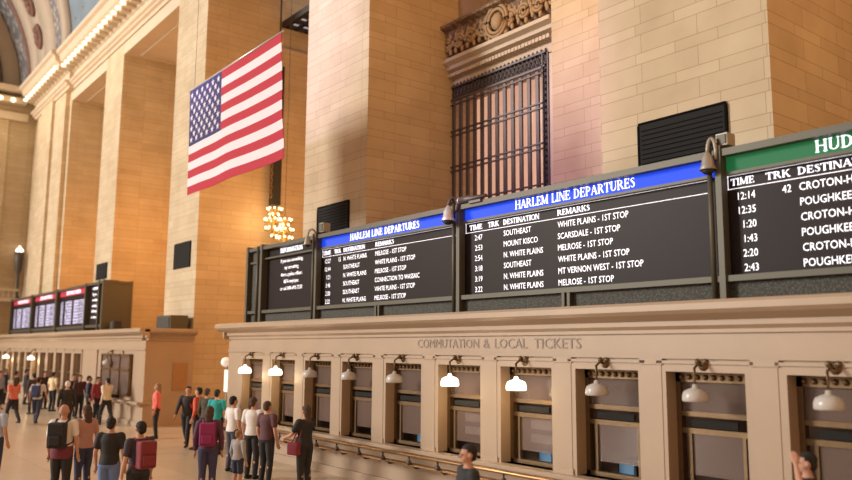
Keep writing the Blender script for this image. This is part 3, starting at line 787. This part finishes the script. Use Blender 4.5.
# ------------------------------------------------------------------ TICKET BOOTHS
YW = 11.5
def wall_with_openings(mb, x0, x1, ops):
    mb.box((x0, YW, 0), (x1, YW+.3, 1.03)); mb.box((x0, YW, 2.96), (x1, YW+.3, 4.04))
    xs = [x0]
    for a_, b_ in ops: xs += [a_, b_]
    xs.append(x1)
    for i in range(0, len(xs), 2): mb.box((xs[i], YW, 1.03), (xs[i+1], YW+.3, 2.96))
def booth(x0, x1, centres, label, half=.71, gap=False, side=None):
    cxm = (x0+x1)/2; o_ = (cxm, 12.5, 0)
    t = thing('ticket_booth', o_, label, 'ticket booth', 'marble ticket booths along the wall')
    ops = [(c-half, c+half) for c in centres]
    mb = MB(o_); wall_with_openings(mb, x0, x1, ops)
    mb.box((x1-.3, YW+.3, 0), (x1, YP-.01, 3.96)); mb.box((x0, YW+.3, 0), (x0+.3, YP-.01, 3.96)); mb.box((x0+.3, YP-.2, 0), (x1-.3, YP-.01, 3.96))
    mb.build('marble_wall', 'marble', t)
    # cornice all round
    P = [(0, 3.59), (-.05, 3.59), (-.05, 3.65), (-.12, 3.71), (-.12, 3.79), (-.35, 3.89), (-.42, 3.95), (-.42, 4.05), (-.36, 4.10), (0, 4.10)]
    mb = MB(o_); mb.profx([(YW+p_, z) for p_, z in P], x0-.3, x1+.42)
    mb.profy([(x1-p_, z) for p_, z in P], YW-.2, YP-.01)
    mb.profy([(x0+p_, z) for p_, z in P], YW-.2, YP-.01)
    mb.box((x0+.02, YW+.02, 3.96), (x1-.02, YP-.02, 4.03))
    mb.build('cornice', 'marble', t)
    mb = MB(o_)
    mb.box((x0, YW-.04, 3.17), (x1, YW, 3.23))
    mb.build('frieze_moulding', 'marble', t)
    mb = MB(o_); mb.box((x0, YW-.08, 0), (x1+.05, YW, .2)); mb.build('plinth', 'marble', t)
    # pilasters
    pc = [(centres[i]+centres[i+1])/2 for i in range(len(centres)-1)]
    first = None
    for c in pc:
        if first is None:
            mb = MB(); mb.box((-.2, -.06, 1.03), (.2, 0, 3.17)); mb.box((-.23, -.08, 1.03), (.23, 0, 1.13)); mb.box((-.23, -.08, 3.07), (.23, 0, 3.17))
            first = mb.build('pilaster', 'marble', t)
            b_ = first
        else: b_ = first.copy(); COL.objects.link(b_); b_.parent = t
        b_.location = (Vector((c, YW, 0))-Vector(o_))*K
    # opening surrounds
    for c in centres:
        mb = MB(o_)
        for a_, b_ in ((c-half-.13, c-half), (c+half, c+half+.13)): mb.box((a_, YW-.05, 1.03), (b_, YW, 2.96))
        mb.box((c-half-.13, YW-.05, 2.96), (c+half+.13, YW, 3.09))
        mb.box((c-half-.16, YW-.08, 3.09), (c+half+.16, YW, 3.14))
        mb.build('window_surround', 'marble', t)
    # sill
    mb = MB(o_); mb.box((x0-.05, YW-.28, .95), (x1+.1, YW+.3, 1.03)); mb.box((x0, YW-.16, .87), (x1, YW, .95)); mb.build('sill', 'marble', t)
    # interior
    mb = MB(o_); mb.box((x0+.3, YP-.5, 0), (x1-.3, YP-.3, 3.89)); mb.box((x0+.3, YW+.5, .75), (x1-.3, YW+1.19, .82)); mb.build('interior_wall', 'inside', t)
    return t, o_
def ticket_window(t, o_, c, half=.71, kind=0):
    Y = YW+.28
    mb = MB(o_)
    for a_, b_ in ((c-half, c-half+.09), (c+half-.09, c+half)): mb.box((a_, Y-.06, 1.03), (b_, Y+.06, 2.96))
    mb.box((c-half, Y-.06, 2.79), (c+half, Y+.06, 2.96)); mb.box((c-half, Y-.06, 1.03), (c+half, Y+.06, 1.11))
    mb.box((c-half, Y-.05, 2.23), (c+half, Y+.05, 2.31)); mb.box((c-half+.09, Y-.04, 1.95), (c+half-.09, Y+.04, 2.04))
    mb.box((c-half+.2, Y-.04, 1.11), (c-half+.26, Y+.04, 1.95)); mb.box((c+half-.26, Y-.04, 1.11), (c+half-.2, Y+.04, 1.95))
    for i in range(9): mb.ball((c-half+.12+i*.15, Y-.07, 2.87), .045, 6)
    f = mb.build('window_frame', 'bronze', t)
    MB(o_).box((c-half+.09, Y-.01, 2.31), (c+half-.09, Y+.01, 2.79)).build('transom_pane', 'pane', f)
    MB(o_).box((c-half+.26, Y-.01, 1.29), (c+half-.26, Y+.01, 1.95)).build('counter_pane', 'pane', f)
    MB(o_).box((c-.40, Y-.1, 2.07), (c+.42, Y-.05, 2.18)).build('sign_bar', 'vent', f)
def wall_lamp(c, label, on, grp='wall lamps over the ticket windows'):
    o_ = (c, YW, 3.09)
    t = thing('wall_lamp', o_, label, 'lamp', grp)
    mb = MB(o_); mb.lathe((c, YW-.06, 3.07), [(.02, -.04), (.09, 0), (.11, .06)], 10, 'y')
    for s in (-1, 1): mb.ball((c+s*.07, YW-.1, 3.13), .05, 6)
    mb.tube([(c, YW-.08, 3.07), (c, YW-.2, 3.09), (c, YW-.3, 3.03), (c, YW-.3, 2.75)], .022, 8); mb.build('bracket', 'bronze', t)
    mb = MB(o_); mb.lathe((c, YW-.3, 2.51), [(.19, 0), (.205, .02), (.20, .10), (.175, .16), (.11, .195), (.05, .21), (.04, .26), (.02, .27)], 18); s_ = mb.build('lamp_shade', 'shade_on' if on else 'shade_off', t)
    if on: lamp('POINT', 'lamp_bulb_light', (c, YW-.32, 2.42), 14, (1, .72, .38), .12)

C1 = [-23.54, -21.48, -19.46, -17.48, -15.47, -13.42, -11.38, -9.36, -7.38, -5.30, -3.25, -1.2]
t, o_ = booth(-25.45, 0.3, C1, 'long near marble ticket booth with lamps, filling the lower right')
for c in C1: ticket_window(t, o_, c)
for wd_, xx, ww in (('COMMUTATION', -14.95, 2.15), ('&', -12.66, .2), ('LOCAL', -12.30, .95), ('TICKETS', -11.17, 1.22)):
    text_mb(MB(o_), wd_, xx, 3.33, YW-.012, .20, ww).build('frieze_word', 'cut', t)
# brass bag rail
rail = thing('counter_rail', (-13, 11.0, 0), 'long brass bag rail on brackets below the ticket windows', 'rail')
o2 = (-13, 11.0, 0)
MB(o2).tube([(-25, 11.0, .94), (0, 11.0, .94)], .035, 8).build('rail_bar', 'brass', rail)
MB(o2).box((-25, 11.05, .70), (0, 11.22, .74)).build('ledge', 'brass', rail)
first = None
for i in range(25):
    x = -24.8+i*1.02
    if first is None:
        first = MB().tube([(0, .40, .66), (0, .2, .64), (0, 0, .78), (0, 0, .92)], .03, 6).ball((0, 0, .78), .06, 6).build('bracket', 'iron', rail); b_ = first
    else: b_ = first.copy(); COL.objects.link(b_); b_.parent = rail
    b_.location = (Vector((x, 11.0, 0))-Vector(o2))*K
ORD = ['leftmost', 'second', 'third', 'fourth', 'fifth', 'sixth', 'seventh', 'eighth', 'ninth', 'tenth']
ON = {0, 1, 5, 6}
for i, c in enumerate(C1[:10]):
    if i in ON: lab = {0: 'lit wall lamp over the leftmost window of the near booth', 1: 'lit wall lamp over the second window from the left, above the white-shirted pair',
                       5: 'lit wall lamp under the left part of the frieze lettering', 6: 'lit wall lamp under the right part of the frieze lettering'}[i]
    else: lab = 'unlit milk glass wall lamp over the %s ticket window from the left end' % ORD[i]
    wall_lamp(c, lab, i in ON)
# things seen behind the panes
def monitor(c, label, z=.82, y=YW+.75, s=1.0):
    o_ = (c, y, z)
    t = thing('monitor', o_, label, 'monitor', 'computer monitors behind the ticket windows')
    MB(o_).box((c-.16*s, y, z+.25), (c+.16*s, y+.05, z+.45)).build('screen', 'monitor_blue', t)
    mb = MB(o_); mb.box((c-.2*s, y+.02, z+.22), (c+.2*s, y+.08, z+.48)); mb.box((c-.03, y+.05, z), (c+.03, y+.08, z+.25)); mb.box((c-.12, y-.03, z-.01), (c+.12, y+.12, z+.01)); mb.build('stand', 'dark', t)
for i in (2, 3, 4, 6, 7): monitor(C1[i]-.1, 'bluish computer monitor behind the %s ticket window from the left end' % ORD[i], y=YW+.6)
for i, nm in ((5, 'left'), (6, 'right')):
    c = C1[i]; o_ = (c, YW+.42, 1.2)
    tt = thing('poster', o_, 'pale blue and white notice behind the %s lit window under the lettering' % nm, 'notice', 'notices behind the ticket windows')
    MB(o_).box((c-.25, YW+.36, 1.45), (c+.35, YW+.38, 1.98)).build('sheet', 'poster', tt)
    MB(o_).box((c-.25, YW+.352, 1.62), (c+.35, YW+.36, 1.72)).build('printed_band', 'ink', tt)

# far booth
GR = [-64.2+1.85*i for i in range(12)]
t, o_ = booth(-66.5, -33.7, GR+[-37.3], 'far marble ticket booth below the red-headed boards', half=.66)
for c in GR:
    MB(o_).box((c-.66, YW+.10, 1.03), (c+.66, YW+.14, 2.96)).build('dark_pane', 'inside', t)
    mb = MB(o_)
    for i in range(3): mb.box((c-.36+i*.33, YW+.05, 1.03), (c-.28+i*.33, YW+.1, 2.96))
    mb.box((c-.66, YW+.04, 1.9), (c+.66, YW+.1, 2.0)); mb.build('window_grille', 'bronze', t)
o3 = (-37.3, YW, 1.03)
mb = MB(o3); mb.box((-39.3, YW-.10, 1.3), (-35.3, YW-.06, 2.95)); win = mb.build('broad_window', 'pane2', t); win.location = (Vector(o3)-Vector(o_))*K
mb = MB(o3)
for x in (-39.35, -38.0, -36.65, -35.3): mb.box((x-.06, YW-.14, 1.25), (x+.06, YW-.04, 3.0))
for z in (1.25, 2.3, 2.95): mb.box((-39.4, YW-.14, z-.05), (-35.25, YW-.04, z+.05))
mb.build('window_frame', 'bronze', win)
d_ = MB((-33.7, 13.0, 1.5)); d_.box((-33.7, 12.7, 1.5), (-33.66, 13.35, 2.65)); tag(d_.build('wall_panel', 'wood'), 'orange wood panel on the end wall of the far booth', 'panel')
wall_lamp(-37.9, 'unlit wall lamp over the single window of the far booth', False)
for c, nm in ((GR[2], 'left'), (GR[6], 'right')): wall_lamp(c, 'lit %s wall lamp on the grilled part of the far booth' % nm, True)
t = thing('loudspeaker', (-41.2, 12.4, 4.04), 'small black loudspeaker on the far booth right of the message panel', 'speaker')
MB((-41.2, 12.4, 4.04)).box((-41.5, 12.3, 4.04), (-40.9, 12.7, 4.6)).build('cabinet', 'dark', t, bevel=.02)
MB((-41.2, 12.4, 4.04)).box((-41.42, 12.27, 4.1), (-40.98, 12.3, 4.54)).build('speaker_grille', 'mesh', t)
t = thing('booth_top_box', (-34.9, 12.9, 4.04), 'grey-green box on top of the far booth by the pier', 'box')  # dark block on the booth top, built as a plain box
MB((-34.9, 12.9, 4.04)).box((-35.7, 12.6, 4.04), (-34.0, 13.4, 4.7)).build('cabinet', 'frame', t, bevel=.02)
MB((-34.9, 12.9, 4.04)).box((-35.6, 12.57, 4.12), (-34.1, 12.6, 4.62)).build('door', 'mesh', t)

# wall torch on end wall
t = thing('wall_torch', (-71.5, 12.2, 8.6), 'slender dark bronze torch lamp on the end wall above the balcony', 'lamp')
o_ = (-68.2, 13.0, 7.6); t.location = Vector(o_)*K
MB(o_).lathe((-68.2, 13.0, 6.95), [(.3, 0), (.14, .3), (.12, 1.9), (.26, 2.3), (.3, 2.9), (.36, 3.6), (.15, 3.7)], 12).build('shaft', 'iron', t)
MB(o_).lathe((-68.2, 13.0, 10.65), [(.2, -.05), (.3, .1), (.12, .3), (.01, .5)], 10).build('lamp_glass', 'shade_on', t)
# white standing sign
o_ = (-27.8, 12.5, 0)
t = thing('standing_sign', o_, 'tall white standing sign past the left end of the near booth', 'sign')
MB(o_).box((-27.95, 12.48, 1.7), (-27.55, 12.54, 2.5)).build('sign_face', 'white', t)
MB(o_).lathe((-27.8, 12.52, 0), [(.2, 0), (.2, .04), (.03, .07), (.03, 2.55), (.05, 2.62)], 12).build('pole', 'grey', t)
MB(o_).ball((-27.9, 12.5, 2.78), .18, 12).build('globe', 'white', t)

# ------------------------------------------------------------------ PEOPLE
def remesh_obj(mb_parts, voxel, smooth=2):
    """mb_parts: list of ('cap', [(p, r)...]) / ('ell', centre, (rx,ry,rz)) / ('loft', [(z, cx, cy, rx, ry)...]); returns ONE continuous mesh"""
    mb = MB(k=1.0)
    for p in mb_parts:
        if p[0] == 'cap':
            ch = p[1]
            for (a_, ra), (b_, rb) in zip(ch[:-1], ch[1:]):
                mb.tube([a_, b_], [ra, rb], 12)
            for q, r in ch: mb.ball(q, r, 12)
        elif p[0] == 'ell': mb.ball(p[1], 1.0, 14, p[2])
        elif p[0] == 'loft':
            mb.rings([[(cx+rx*math.cos(2*PI*j/20), cy+ry*math.sin(2*PI*j/20), z) for j in range(20)] for z, cx, cy, rx, ry in p[1]])
    bmesh.ops.recalc_face_normals(mb.bm, faces=list(mb.bm.faces))
    me = bpy.data.meshes.new('tmp'); mb.bm.to_mesh(me); mb.bm.free()
    o = bpy.data.objects.new('tmp', me); COL.objects.link(o)
    m = o.modifiers.new('r', 'REMESH'); m.mode = 'VOXEL'; m.voxel_size = voxel; m.use_smooth_shade = True
    s = o.modifiers.new('s', 'SMOOTH'); s.iterations = smooth; s.factor = 0.5
    dg = bpy.context.evaluated_depsgraph_get(); out_ = bpy.data.meshes.new_from_object(o.evaluated_get(dg))
    bpy.data.objects.remove(o); bpy.data.meshes.remove(me)
    return out_
def V3(*a): return Vector(a)
# every figure faces +x locally, 1.72 m tall
def pose_data(kind):
    sh = {s: V3(0, s*.185, 1.40) for s in (-1, 1)}; hip = {s: V3(0, s*.09, .92) for s in (-1, 1)}
    el, wr, kn, an = {}, {}, {}, {}
    for s in (-1, 1):
        el[s] = V3(-.02, s*.245, 1.12); wr[s] = V3(.06, s*.25, .88); kn[s] = V3(.02, s*.095, .50); an[s] = V3(-.02, s*.10, .09)
    if kind == 'walk':
        for s in (-1, 1):
            kn[s] = V3(.14*s+.04, s*.09, .50); an[s] = V3(.26*s-.05, s*.09, .10 if s > 0 else .15)
            el[s] = V3(-.12*s, s*.24, 1.14); wr[s] = V3(-.16*s+.12, s*.25, .92)
    if kind == 'phone':
        for s in (-1, 1): el[s] = V3(.04, s*.23, 1.13); wr[s] = V3(.28, s*.10, 1.18)
    if kind == 'lean':
        for s in (-1, 1): el[s] = V3(.14, s*.23, 1.16); wr[s] = V3(.40, s*.17, 1.08)
    if kind == 'raise':
        el[1] = V3(.12, .33, 1.40); wr[1] = V3(.14, .20, 1.62)
    if kind == 'bag':
        el[1] = V3(-.03, .25, 1.14); wr[1] = V3(.16, .20, 1.02)
    return sh, hip, el, wr, kn, an
def hand(parts, wr, el, s):
    d = (wr-el).normalized(); side = V3(0, 1, 0) if abs(d.y) < .8 else V3(1, 0, 0)
    across = d.cross(V3(0, 1, 0)).normalized() if abs(d.z) < .6 else V3(1, 0, 0)
    across = (across - d*across.dot(d)).normalized()
    n = d.cross(across).normalized()*(-s)
    palm = wr + d*.05
    for k in range(3): parts.append(('cap', [(wr, .026), (palm+across*(.022*(k-1)), .022), (wr+d*.085+across*(.024*(k-1)), .019)]))
    for k, L in enumerate((.060, .072, .068, .052)):
        b = wr+d*.09+across*(-.033+.022*k)
        parts.append(('cap', [(b, .0105), (b+d*L*.55+n*.006, .0098), (b+d*L*.95+n*.024, .0085)]))
    b = wr+d*.03-across*.026
    parts.append(('cap', [(b, .013), (b+d*.035-across*.028+n*.01, .011), (b+d*.06-across*.034+n*.02, .0095)]))
BODY = {}
def build_pose(kind):
    sh, hip, el, wr, kn, an = pose_data(kind)
    torso = [(.86, 0, 0, .10, .14), (.92, -.005, 0, .125, .168), (1.0, 0, 0, .115, .155), (1.10, .005, 0, .10, .138), (1.22, .01, 0, .112, .155), (1.34, .005, 0, .115, .172), (1.42, 0, 0, .085, .14), (1.47, -.005, 0, .055, .07)]
    P = [('loft', torso)]
    P.append(('cap', [(V3(-.01, 0, 1.44), .058), (V3(.005, 0, 1.52), .052)]))
    # head: skull, jaw, nose, brow, ears
    P += [('ell', V3(-.008, 0, 1.625), (.098, .077, .098)), ('ell', V3(.03, 0, 1.565), (.062, .056, .062)), ('ell', V3(.055, 0, 1.53), (.028, .03, .022)),
          ('cap', [(V3(.088, 0, 1.62), .011), (V3(.108, 0, 1.585), .015)]), ('ell', V3(.078, 0, 1.55), (.02, .028, .011)),
          ('ell', V3(0, .08, 1.60), (.02, .013, .032)), ('ell', V3(0, -.08, 1.60), (.02, .013, .032))]
    for s in (-1, 1):
        P.append(('cap', [(sh[s]-V3(0, s*.03, 0), .060), (sh[s], .056), (sh[s].lerp(el[s], .5), .046), (el[s], .038)]))
        P.append(('cap', [(el[s], .038), (el[s].lerp(wr[s], .35), .038), (wr[s], .025)]))
        hand(P, wr[s], el[s], s)
        P.append(('cap', [(hip[s], .095), (hip[s].lerp(kn[s], .5), .080), (kn[s], .056)]))
        P.append(('cap', [(kn[s], .056), (kn[s].lerp(an[s], .35)-V3(.015, 0, 0), .056), (an[s], .037)]))
        P.append(('cap', [(an[s]-V3(.03, 0, .04), .036), (an[s]+V3(.07, 0, -.05), .032), (an[s]+V3(.15, 0, -.06), .026)]))
    body = remesh_obj(P, .011, 1)
    # shirt
    def shirt(long):
        S = [('loft', [(z, x, y, rx+.018, ry+.018) for z, x, y, rx, ry in torso[:-1] if z >= .9]+[(1.455, -.003, 0, .082, .105)])]
        for s in (-1, 1):
            S.append(('cap', [(sh[s]-V3(0, s*.03, 0), .072), (sh[s], .072), (sh[s].lerp(el[s], .62), .064)]))
            if long: S.append(('cap', [(sh[s].lerp(el[s], .6), .062), (el[s], .055), (el[s].lerp(wr[s], .88), .040)]))
        return remesh_obj(S, .014, 3)
    def trousers(n):
        T = [('loft', [(z, x, y, rx+.013, ry+.013) for z, x, y, rx, ry in torso[:3]])]
        for s in (-1, 1):
            T.append(('cap', [(hip[s], .107), (hip[s].lerp(kn[s], .55), .093)] + ([(kn[s], .072)] if n else [(kn[s].lerp(hip[s], .25), .092)])))
            if n: T.append(('cap', [(kn[s], .072), (kn[s].lerp(an[s], .5), .068), (an[s]+V3(0, 0, .02), .058)]))
        return remesh_obj(T, .014, 3)
    shoe = []
    for s in (-1, 1): shoe.append(remesh_obj([('cap', [(an[s]-V3(.035, 0, .045), .043), (an[s]+V3(.07, 0, -.05), .042), (an[s]+V3(.16, 0, -.057), .034)])], .012, 1))
    BODY[kind] = dict(body=body, tee=shirt(False), long=shirt(True), trousers=trousers(True), shorts=trousers(False), shoe=shoe)
for k_ in ('stand', 'walk', 'phone', 'lean', 'raise'): build_pose(k_)
HAIR = {
 'short': remesh_obj([('ell', V3(-.018, 0, 1.645), (.103, .087, .092)), ('ell', V3(-.055, 0, 1.59), (.06, .075, .07))], .012, 1),
 'long': remesh_obj([('ell', V3(-.018, 0, 1.645), (.106, .09, .094)), ('ell', V3(-.06, 0, 1.56), (.06, .09, .12)), ('ell', V3(-.075, 0, 1.44), (.045, .085, .12))], .012, 1)}
# keep the face free of hair
for h in HAIR.values():
    bm = bmesh.new(); bm.from_mesh(h)
    bmesh.ops.delete(bm, geom=[v for v in bm.verts if v.co.x > .035 and v.co.z < 1.665 or (v.co.x > 0 and v.co.z < 1.63)], context='VERTS')
    bm.to_mesh(h); bm.free()
def pmat(name, c):
    if name in M_: return M_[name]
    M_[name] = mat(name, c, 0.8, noise=.12, nscale=10); return M_[name]
SKIN = [pmat('skin_fair', (.50, .28, .20)), pmat('skin_tan', (.36, .19, .12)), pmat('skin_deep', (.16, .08, .05))]
HC = {'black': pmat('hair_black', (.015, .012, .012)), 'brown': pmat('hair_brown', (.07, .04, .025)), 'white': pmat('hair_white', (.6, .6, .62)), 'fair': pmat('hair_fair', (.25, .16, .08))}
eye_me = MB(k=1).ball((.082, .03, 1.612), .009, 6).ball((.082, -.03, 1.612), .009, 6).build('eyes', 'dark'); EYE = eye_me.data; bpy.data.objects.remove(eye_me)
def pack_mesh():
    mb = MB(k=1); mb.box((-.31, -.145, 1.0), (-.135, .145, 1.43)); mb.box((-.35, -.11, 1.04), (-.31, .11, 1.22))
    o = mb.build('p', 'dark', bevel=.03); me = o.data; bpy.data.objects.remove(o); return me
def strap_mesh():
    mb = MB(k=1)
    for s in (-1, 1): mb.tube([(-.15, s*.09, 1.40), (-.02, s*.11, 1.47), (.10, s*.11, 1.42), (.135, s*.12, 1.25), (.06, s*.165, 1.08), (-.15, s*.12, 1.03)], .016, 6)
    o = mb.build('s', 'dark'); me = o.data; bpy.data.objects.remove(o); return me
PACK, STRAP = pack_mesh(), strap_mesh()
def bag_mesh():
    mb = MB(k=1); mb.box((-.12, .22, .78), (.16, .34, 1.02)); o = mb.build('b', 'dark', bevel=.025); me = o.data; bpy.data.objects.remove(o); return me
BAG = bag_mesh()
mb_ = MB(k=1); mb_.tube([(-.08, .27, 1.0), (-.04, .12, 1.30), (0, -.04, 1.475), (.06, .05, 1.36), (.125, .14, 1.15), (.10, .27, 1.0)], .012, 6)
o = mb_.build('bs', 'dark'); BAGS = o.data; bpy.data.objects.remove(o)
mb_ = MB(k=1); mb_.box((-.006, -.038, 0), (.006, .038, .145)); o = mb_.build('ph', 'dark', bevel=.003); PHONE = o.data; bpy.data.objects.remove(o)
def ground(u, v, z):
    """survey helper: where a head top seen at a survey bearing meets height z"""
    q = R2*(u-426)+U2*(240-v)+FW*FPX
    tt = (z-3.3*K)/q.z
    tt = min(tt, 10.55*K/q.y)
    return q.x*tt, q.y*tt
WAIST = remesh_obj([('loft', [(.80, 0, 0, .135, .185), (.88, 0, 0, .15, .195), (.96, 0, 0, .155, .195), (1.02, 0, 0, .14, .18)])], .014, 2)
WAIST.materials.append(M_['dark'])
def setm(o, m):
    o.material_slots[0].link = 'OBJECT'; o.material_slots[0].material = m
for dct in BODY.values():
    for v_ in dct.values():
        for me in (v_ if isinstance(v_, list) else [v_]):
            if not me.materials: me.materials.append(M_['dark'])
for me in HAIR.values(): me.materials.append(M_['dark'])
PNUM = 0
def person(x, y, head, label, pose='stand', top=((.5, .5, .5), 'tee'), bottom=((.02, .02, .025), 'trousers'), skin=0, hair=('black', 'short'), pack=None, bag=None, H=1.72, shoes=(.02, .02, .02), phone=False, waist=None, group='people crossing the hall'):
    global PNUM; PNUM += 1
    t = thing('person', (x, y, 0), label, 'person', group, k=1)
    t.rotation_euler = (0, 0, math.radians(head)); s = H/1.72; t.scale = (s, s, s)
    def part(name, me, m, par=t):
        o = bpy.data.objects.new(name, me); COL.objects.link(o); o.parent = par; setm(o, m); return o
    B = BODY[pose]
    part('body', B['body'], SKIN[skin])
    part('shirt', B[top[1]], pmat('cloth_%.2f_%.2f_%.2f' % top[0], top[0]))
    part(bottom[1], B[bottom[1]], pmat('cloth_%.2f_%.2f_%.2f' % bottom[0], bottom[0]))
    for me in B['shoe']: part('shoe', me, pmat('shoe_%.2f_%.2f_%.2f' % shoes, shoes))
    if hair: part('hair', HAIR[hair[1]], HC[hair[0]])
    part('eyes', EYE, M_['dark'])
    if waist: part('waist_jacket', WAIST, pmat('waist_cloth', waist))
    gx = (lambda v: t.location + Matrix.Rotation(t.rotation_euler.z, 3, 'Z') @ (Vector(v)*s))
    if pack:
        b = thing('backpack', gx((-.22, 0, 1.0)), pack[1], 'backpack', 'bags people carry', k=1)
        b.rotation_euler = t.rotation_euler; b.scale = t.scale
        for nm, me in (('pouch', PACK), ('strap', STRAP)):
            o = part(nm, me, pmat('pack_%.2f_%.2f_%.2f' % pack[0], pack[0]), b); o.location = (.22, 0, -1.0)
    if bag:
        b = thing('shoulder_bag', gx((0, .27, .78)), bag[1], 'bag', 'bags people carry', k=1)
        b.rotation_euler = t.rotation_euler; b.scale = t.scale
        for nm, me in (('pouch', BAG), ('strap', BAGS)):
            o = part(nm, me, pmat('pack_%.2f_%.2f_%.2f' % bag[0], bag[0]), b); o.location = (0, -.27, -.78)
    if phone:
        b = bpy.data.objects.new('phone', PHONE); COL.objects.link(b); b.location = gx((.36, 0, 1.14)); b.rotation_euler = (0, math.radians(35), math.radians(head))
        tag(b, phone, 'phone')
    return t
BLK = (.02, .02, .022); NAVY = (.03, .04, .09); WHT = (.72, .70, .70)
def at(u, v, H=1.72): return ground(u, v, H)
def P(u, v, head, label, **kw):
    H = kw.get('H', 1.72); x, y = ground(u, v, H*1.005); return person(x, y, head, label, **kw)
P(15, 377, 200, 'woman in salmon top and black trousers walking at the far left', pose='walk', top=((.62, .17, .13), 'tee'), hair=('brown', 'long'))
P(39, 377, 150, 'person in pale grey shirt with blue backpack and dark jeans at left', pose='walk', top=((.55, .56, .62), 'tee'), bottom=(NAVY, 'trousers'), pack=((.04, .06, .16), 'navy backpack on the pale grey shirted person at left'))
P(54, 372, 120, 'person in cream top standing behind the pale grey shirt', top=((.68, .58, .36), 'tee'))
P(68, 381, 170, 'white-haired person in black jacket behind the bald man', top=(BLK, 'long'), hair=('white', 'short'))
P(27, 369, 90, 'dark-clothed person far off between the salmon and grey shirts', top=(BLK, 'long'), group='distant dark figures')
P(6, 369, 60, 'dark-clothed person far off at the left edge', top=(NAVY, 'long'), group='distant dark figures')
P(46, 366, 20, 'dark-clothed person far off above the pale grey shirt', top=((.05, .03, .03), 'long'), group='distant dark figures')
P(81, 370, 10, 'dark-clothed person far off right of the white-haired one', top=((.08, .03, .03), 'long'), group='distant dark figures')
for u_, v_, h_, c_, w_ in ((1, 371, 40, (.30, .30, .36), 'grey-topped person far off, nearest the left edge in the distant crowd'),
        (17, 371, 100, (.03, .03, .05), 'navy-topped person far off behind the salmon top'),
        (34, 373, 200, (.06, .04, .04), 'brown-topped person far off just left of the pale grey shirt'),
        (74, 374, 10, (.02, .02, .03), 'black-topped person far off above the white-haired person'),
        (90, 374, 70, (.05, .05, .08), 'slate-topped person far off left of the dark red jacket')):
    P(u_, v_, h_, w_, top=(c_, 'long'), group='distant dark figures')
P(-2, 400, 130, 'person in light blue shirt cut off by the left edge', top=((.40, .48, .66), 'tee'), bottom=(NAVY, 'trousers'))
P(65, 404, 142, 'bald man in white shirt with large black backpack, lower left', top=(WHT, 'tee'), bottom=((.02, .02, .025), 'trousers'), hair=None, H=1.8, waist=(.16, .03, .05), pack=((.022, .020, .024), 'large black backpack on the bald man'))
P(87, 405, 200, 'woman with brown hair in dusty pink top beside the bald man', top=((.42, .23, .20), 'tee'), hair=('brown', 'long'), bottom=(NAVY, 'trousers'))
P(108, 377, 200, 'person in cream shirt and black trousers near the far booth window', pose='walk', top=((.66, .60, .48), 'long'), bottom=(BLK, 'trousers'))
P(99, 371, 30, 'person in dark red jacket left of the cream shirt', top=((.28, .04, .05), 'long'))
P(158, 380, 250, 'woman in coral shirt and black trousers standing alone', top=((.72, .16, .14), 'long'), hair=('fair', 'long'), pose='stand')
P(112, 417, 145, 'dark-haired person in black tee and blue denim shorts, near left', top=(BLK, 'tee'), bottom=((.13, .20, .42), 'shorts'), H=1.66)
P(141, 421, 190, 'dark-haired person in navy top with maroon backpack, near left', top=((.04, .035, .06), 'tee'), H=1.68, pack=((.20, .03, .045), 'maroon backpack on the navy-topped person'), bottom=(BLK, 'trousers'))
P(189, 380, 320, 'person in black with bright red bag near the near booth end', top=((.03, .03, .035), 'long'), pose='walk', bag=((.60, .05, .03), 'bright red bag on the person in black'))
P(199, 382, 230, 'person in orange-red top behind the red bag', top=((.6, .10, .05), 'long'), bottom=(BLK, 'trousers'))
P(208, 386, 120, 'person in dark olive coat beside the teal shirt', top=((.06, .05, .03), 'long'), hair=('brown', 'short'))
P(218, 383, 130, 'person in teal shirt and black trousers by the booth end', top=((.02, .34, .36), 'tee'))
P(210, 406, 150, 'brown-haired person with magenta backpack and navy leggings', top=((.10, .04, .08), 'long'), bottom=((.05, .05, .12), 'trousers'), hair=('brown', 'long'), pack=((.28, .03, .15), 'magenta backpack on the brown-haired person'))
P(234, 396, 100, 'person in white tee, left of the white-shirted pair', top=(WHT, 'tee'), bottom=((.06, .06, .09), 'trousers'), hair=('black', 'short'))
P(254, 397, 120, 'man in white tee and black trousers, right of the pair', top=(WHT, 'tee'), bottom=(BLK, 'trousers'), hair=('brown', 'short'), H=1.76)
P(239, 430, 110, 'child in grey top and navy shorts before the white-shirted pair', top=((.36, .35, .36), 'long'), bottom=(NAVY, 'shorts'), hair=('fair', 'short'), H=1.22)
P(268, 401, 110, 'person in dark maroon top half hidden behind the white tee', top=((.10, .04, .05), 'tee'), hair=('brown', 'short'))
P(306, 405, 195, 'woman in black top reaching left by the counter rail', pose='lean', top=(BLK, 'tee'), bottom=(BLK, 'trousers'), hair=('brown', 'long'), bag=((.20, .02, .04), 'dark red bag on the woman at the rail'), phone=False)
P(468, 444, 250, 'man in black jacket with short dark hair at bottom centre', top=((.02, .022, .03), 'long'), hair=('black', 'short'), skin=0)
P(806, 452, 215, 'dark-haired person with raised hand at bottom right edge', pose='raise', top=((.05, .04, .04), 'tee'), hair=('black', 'short'), skin=0)
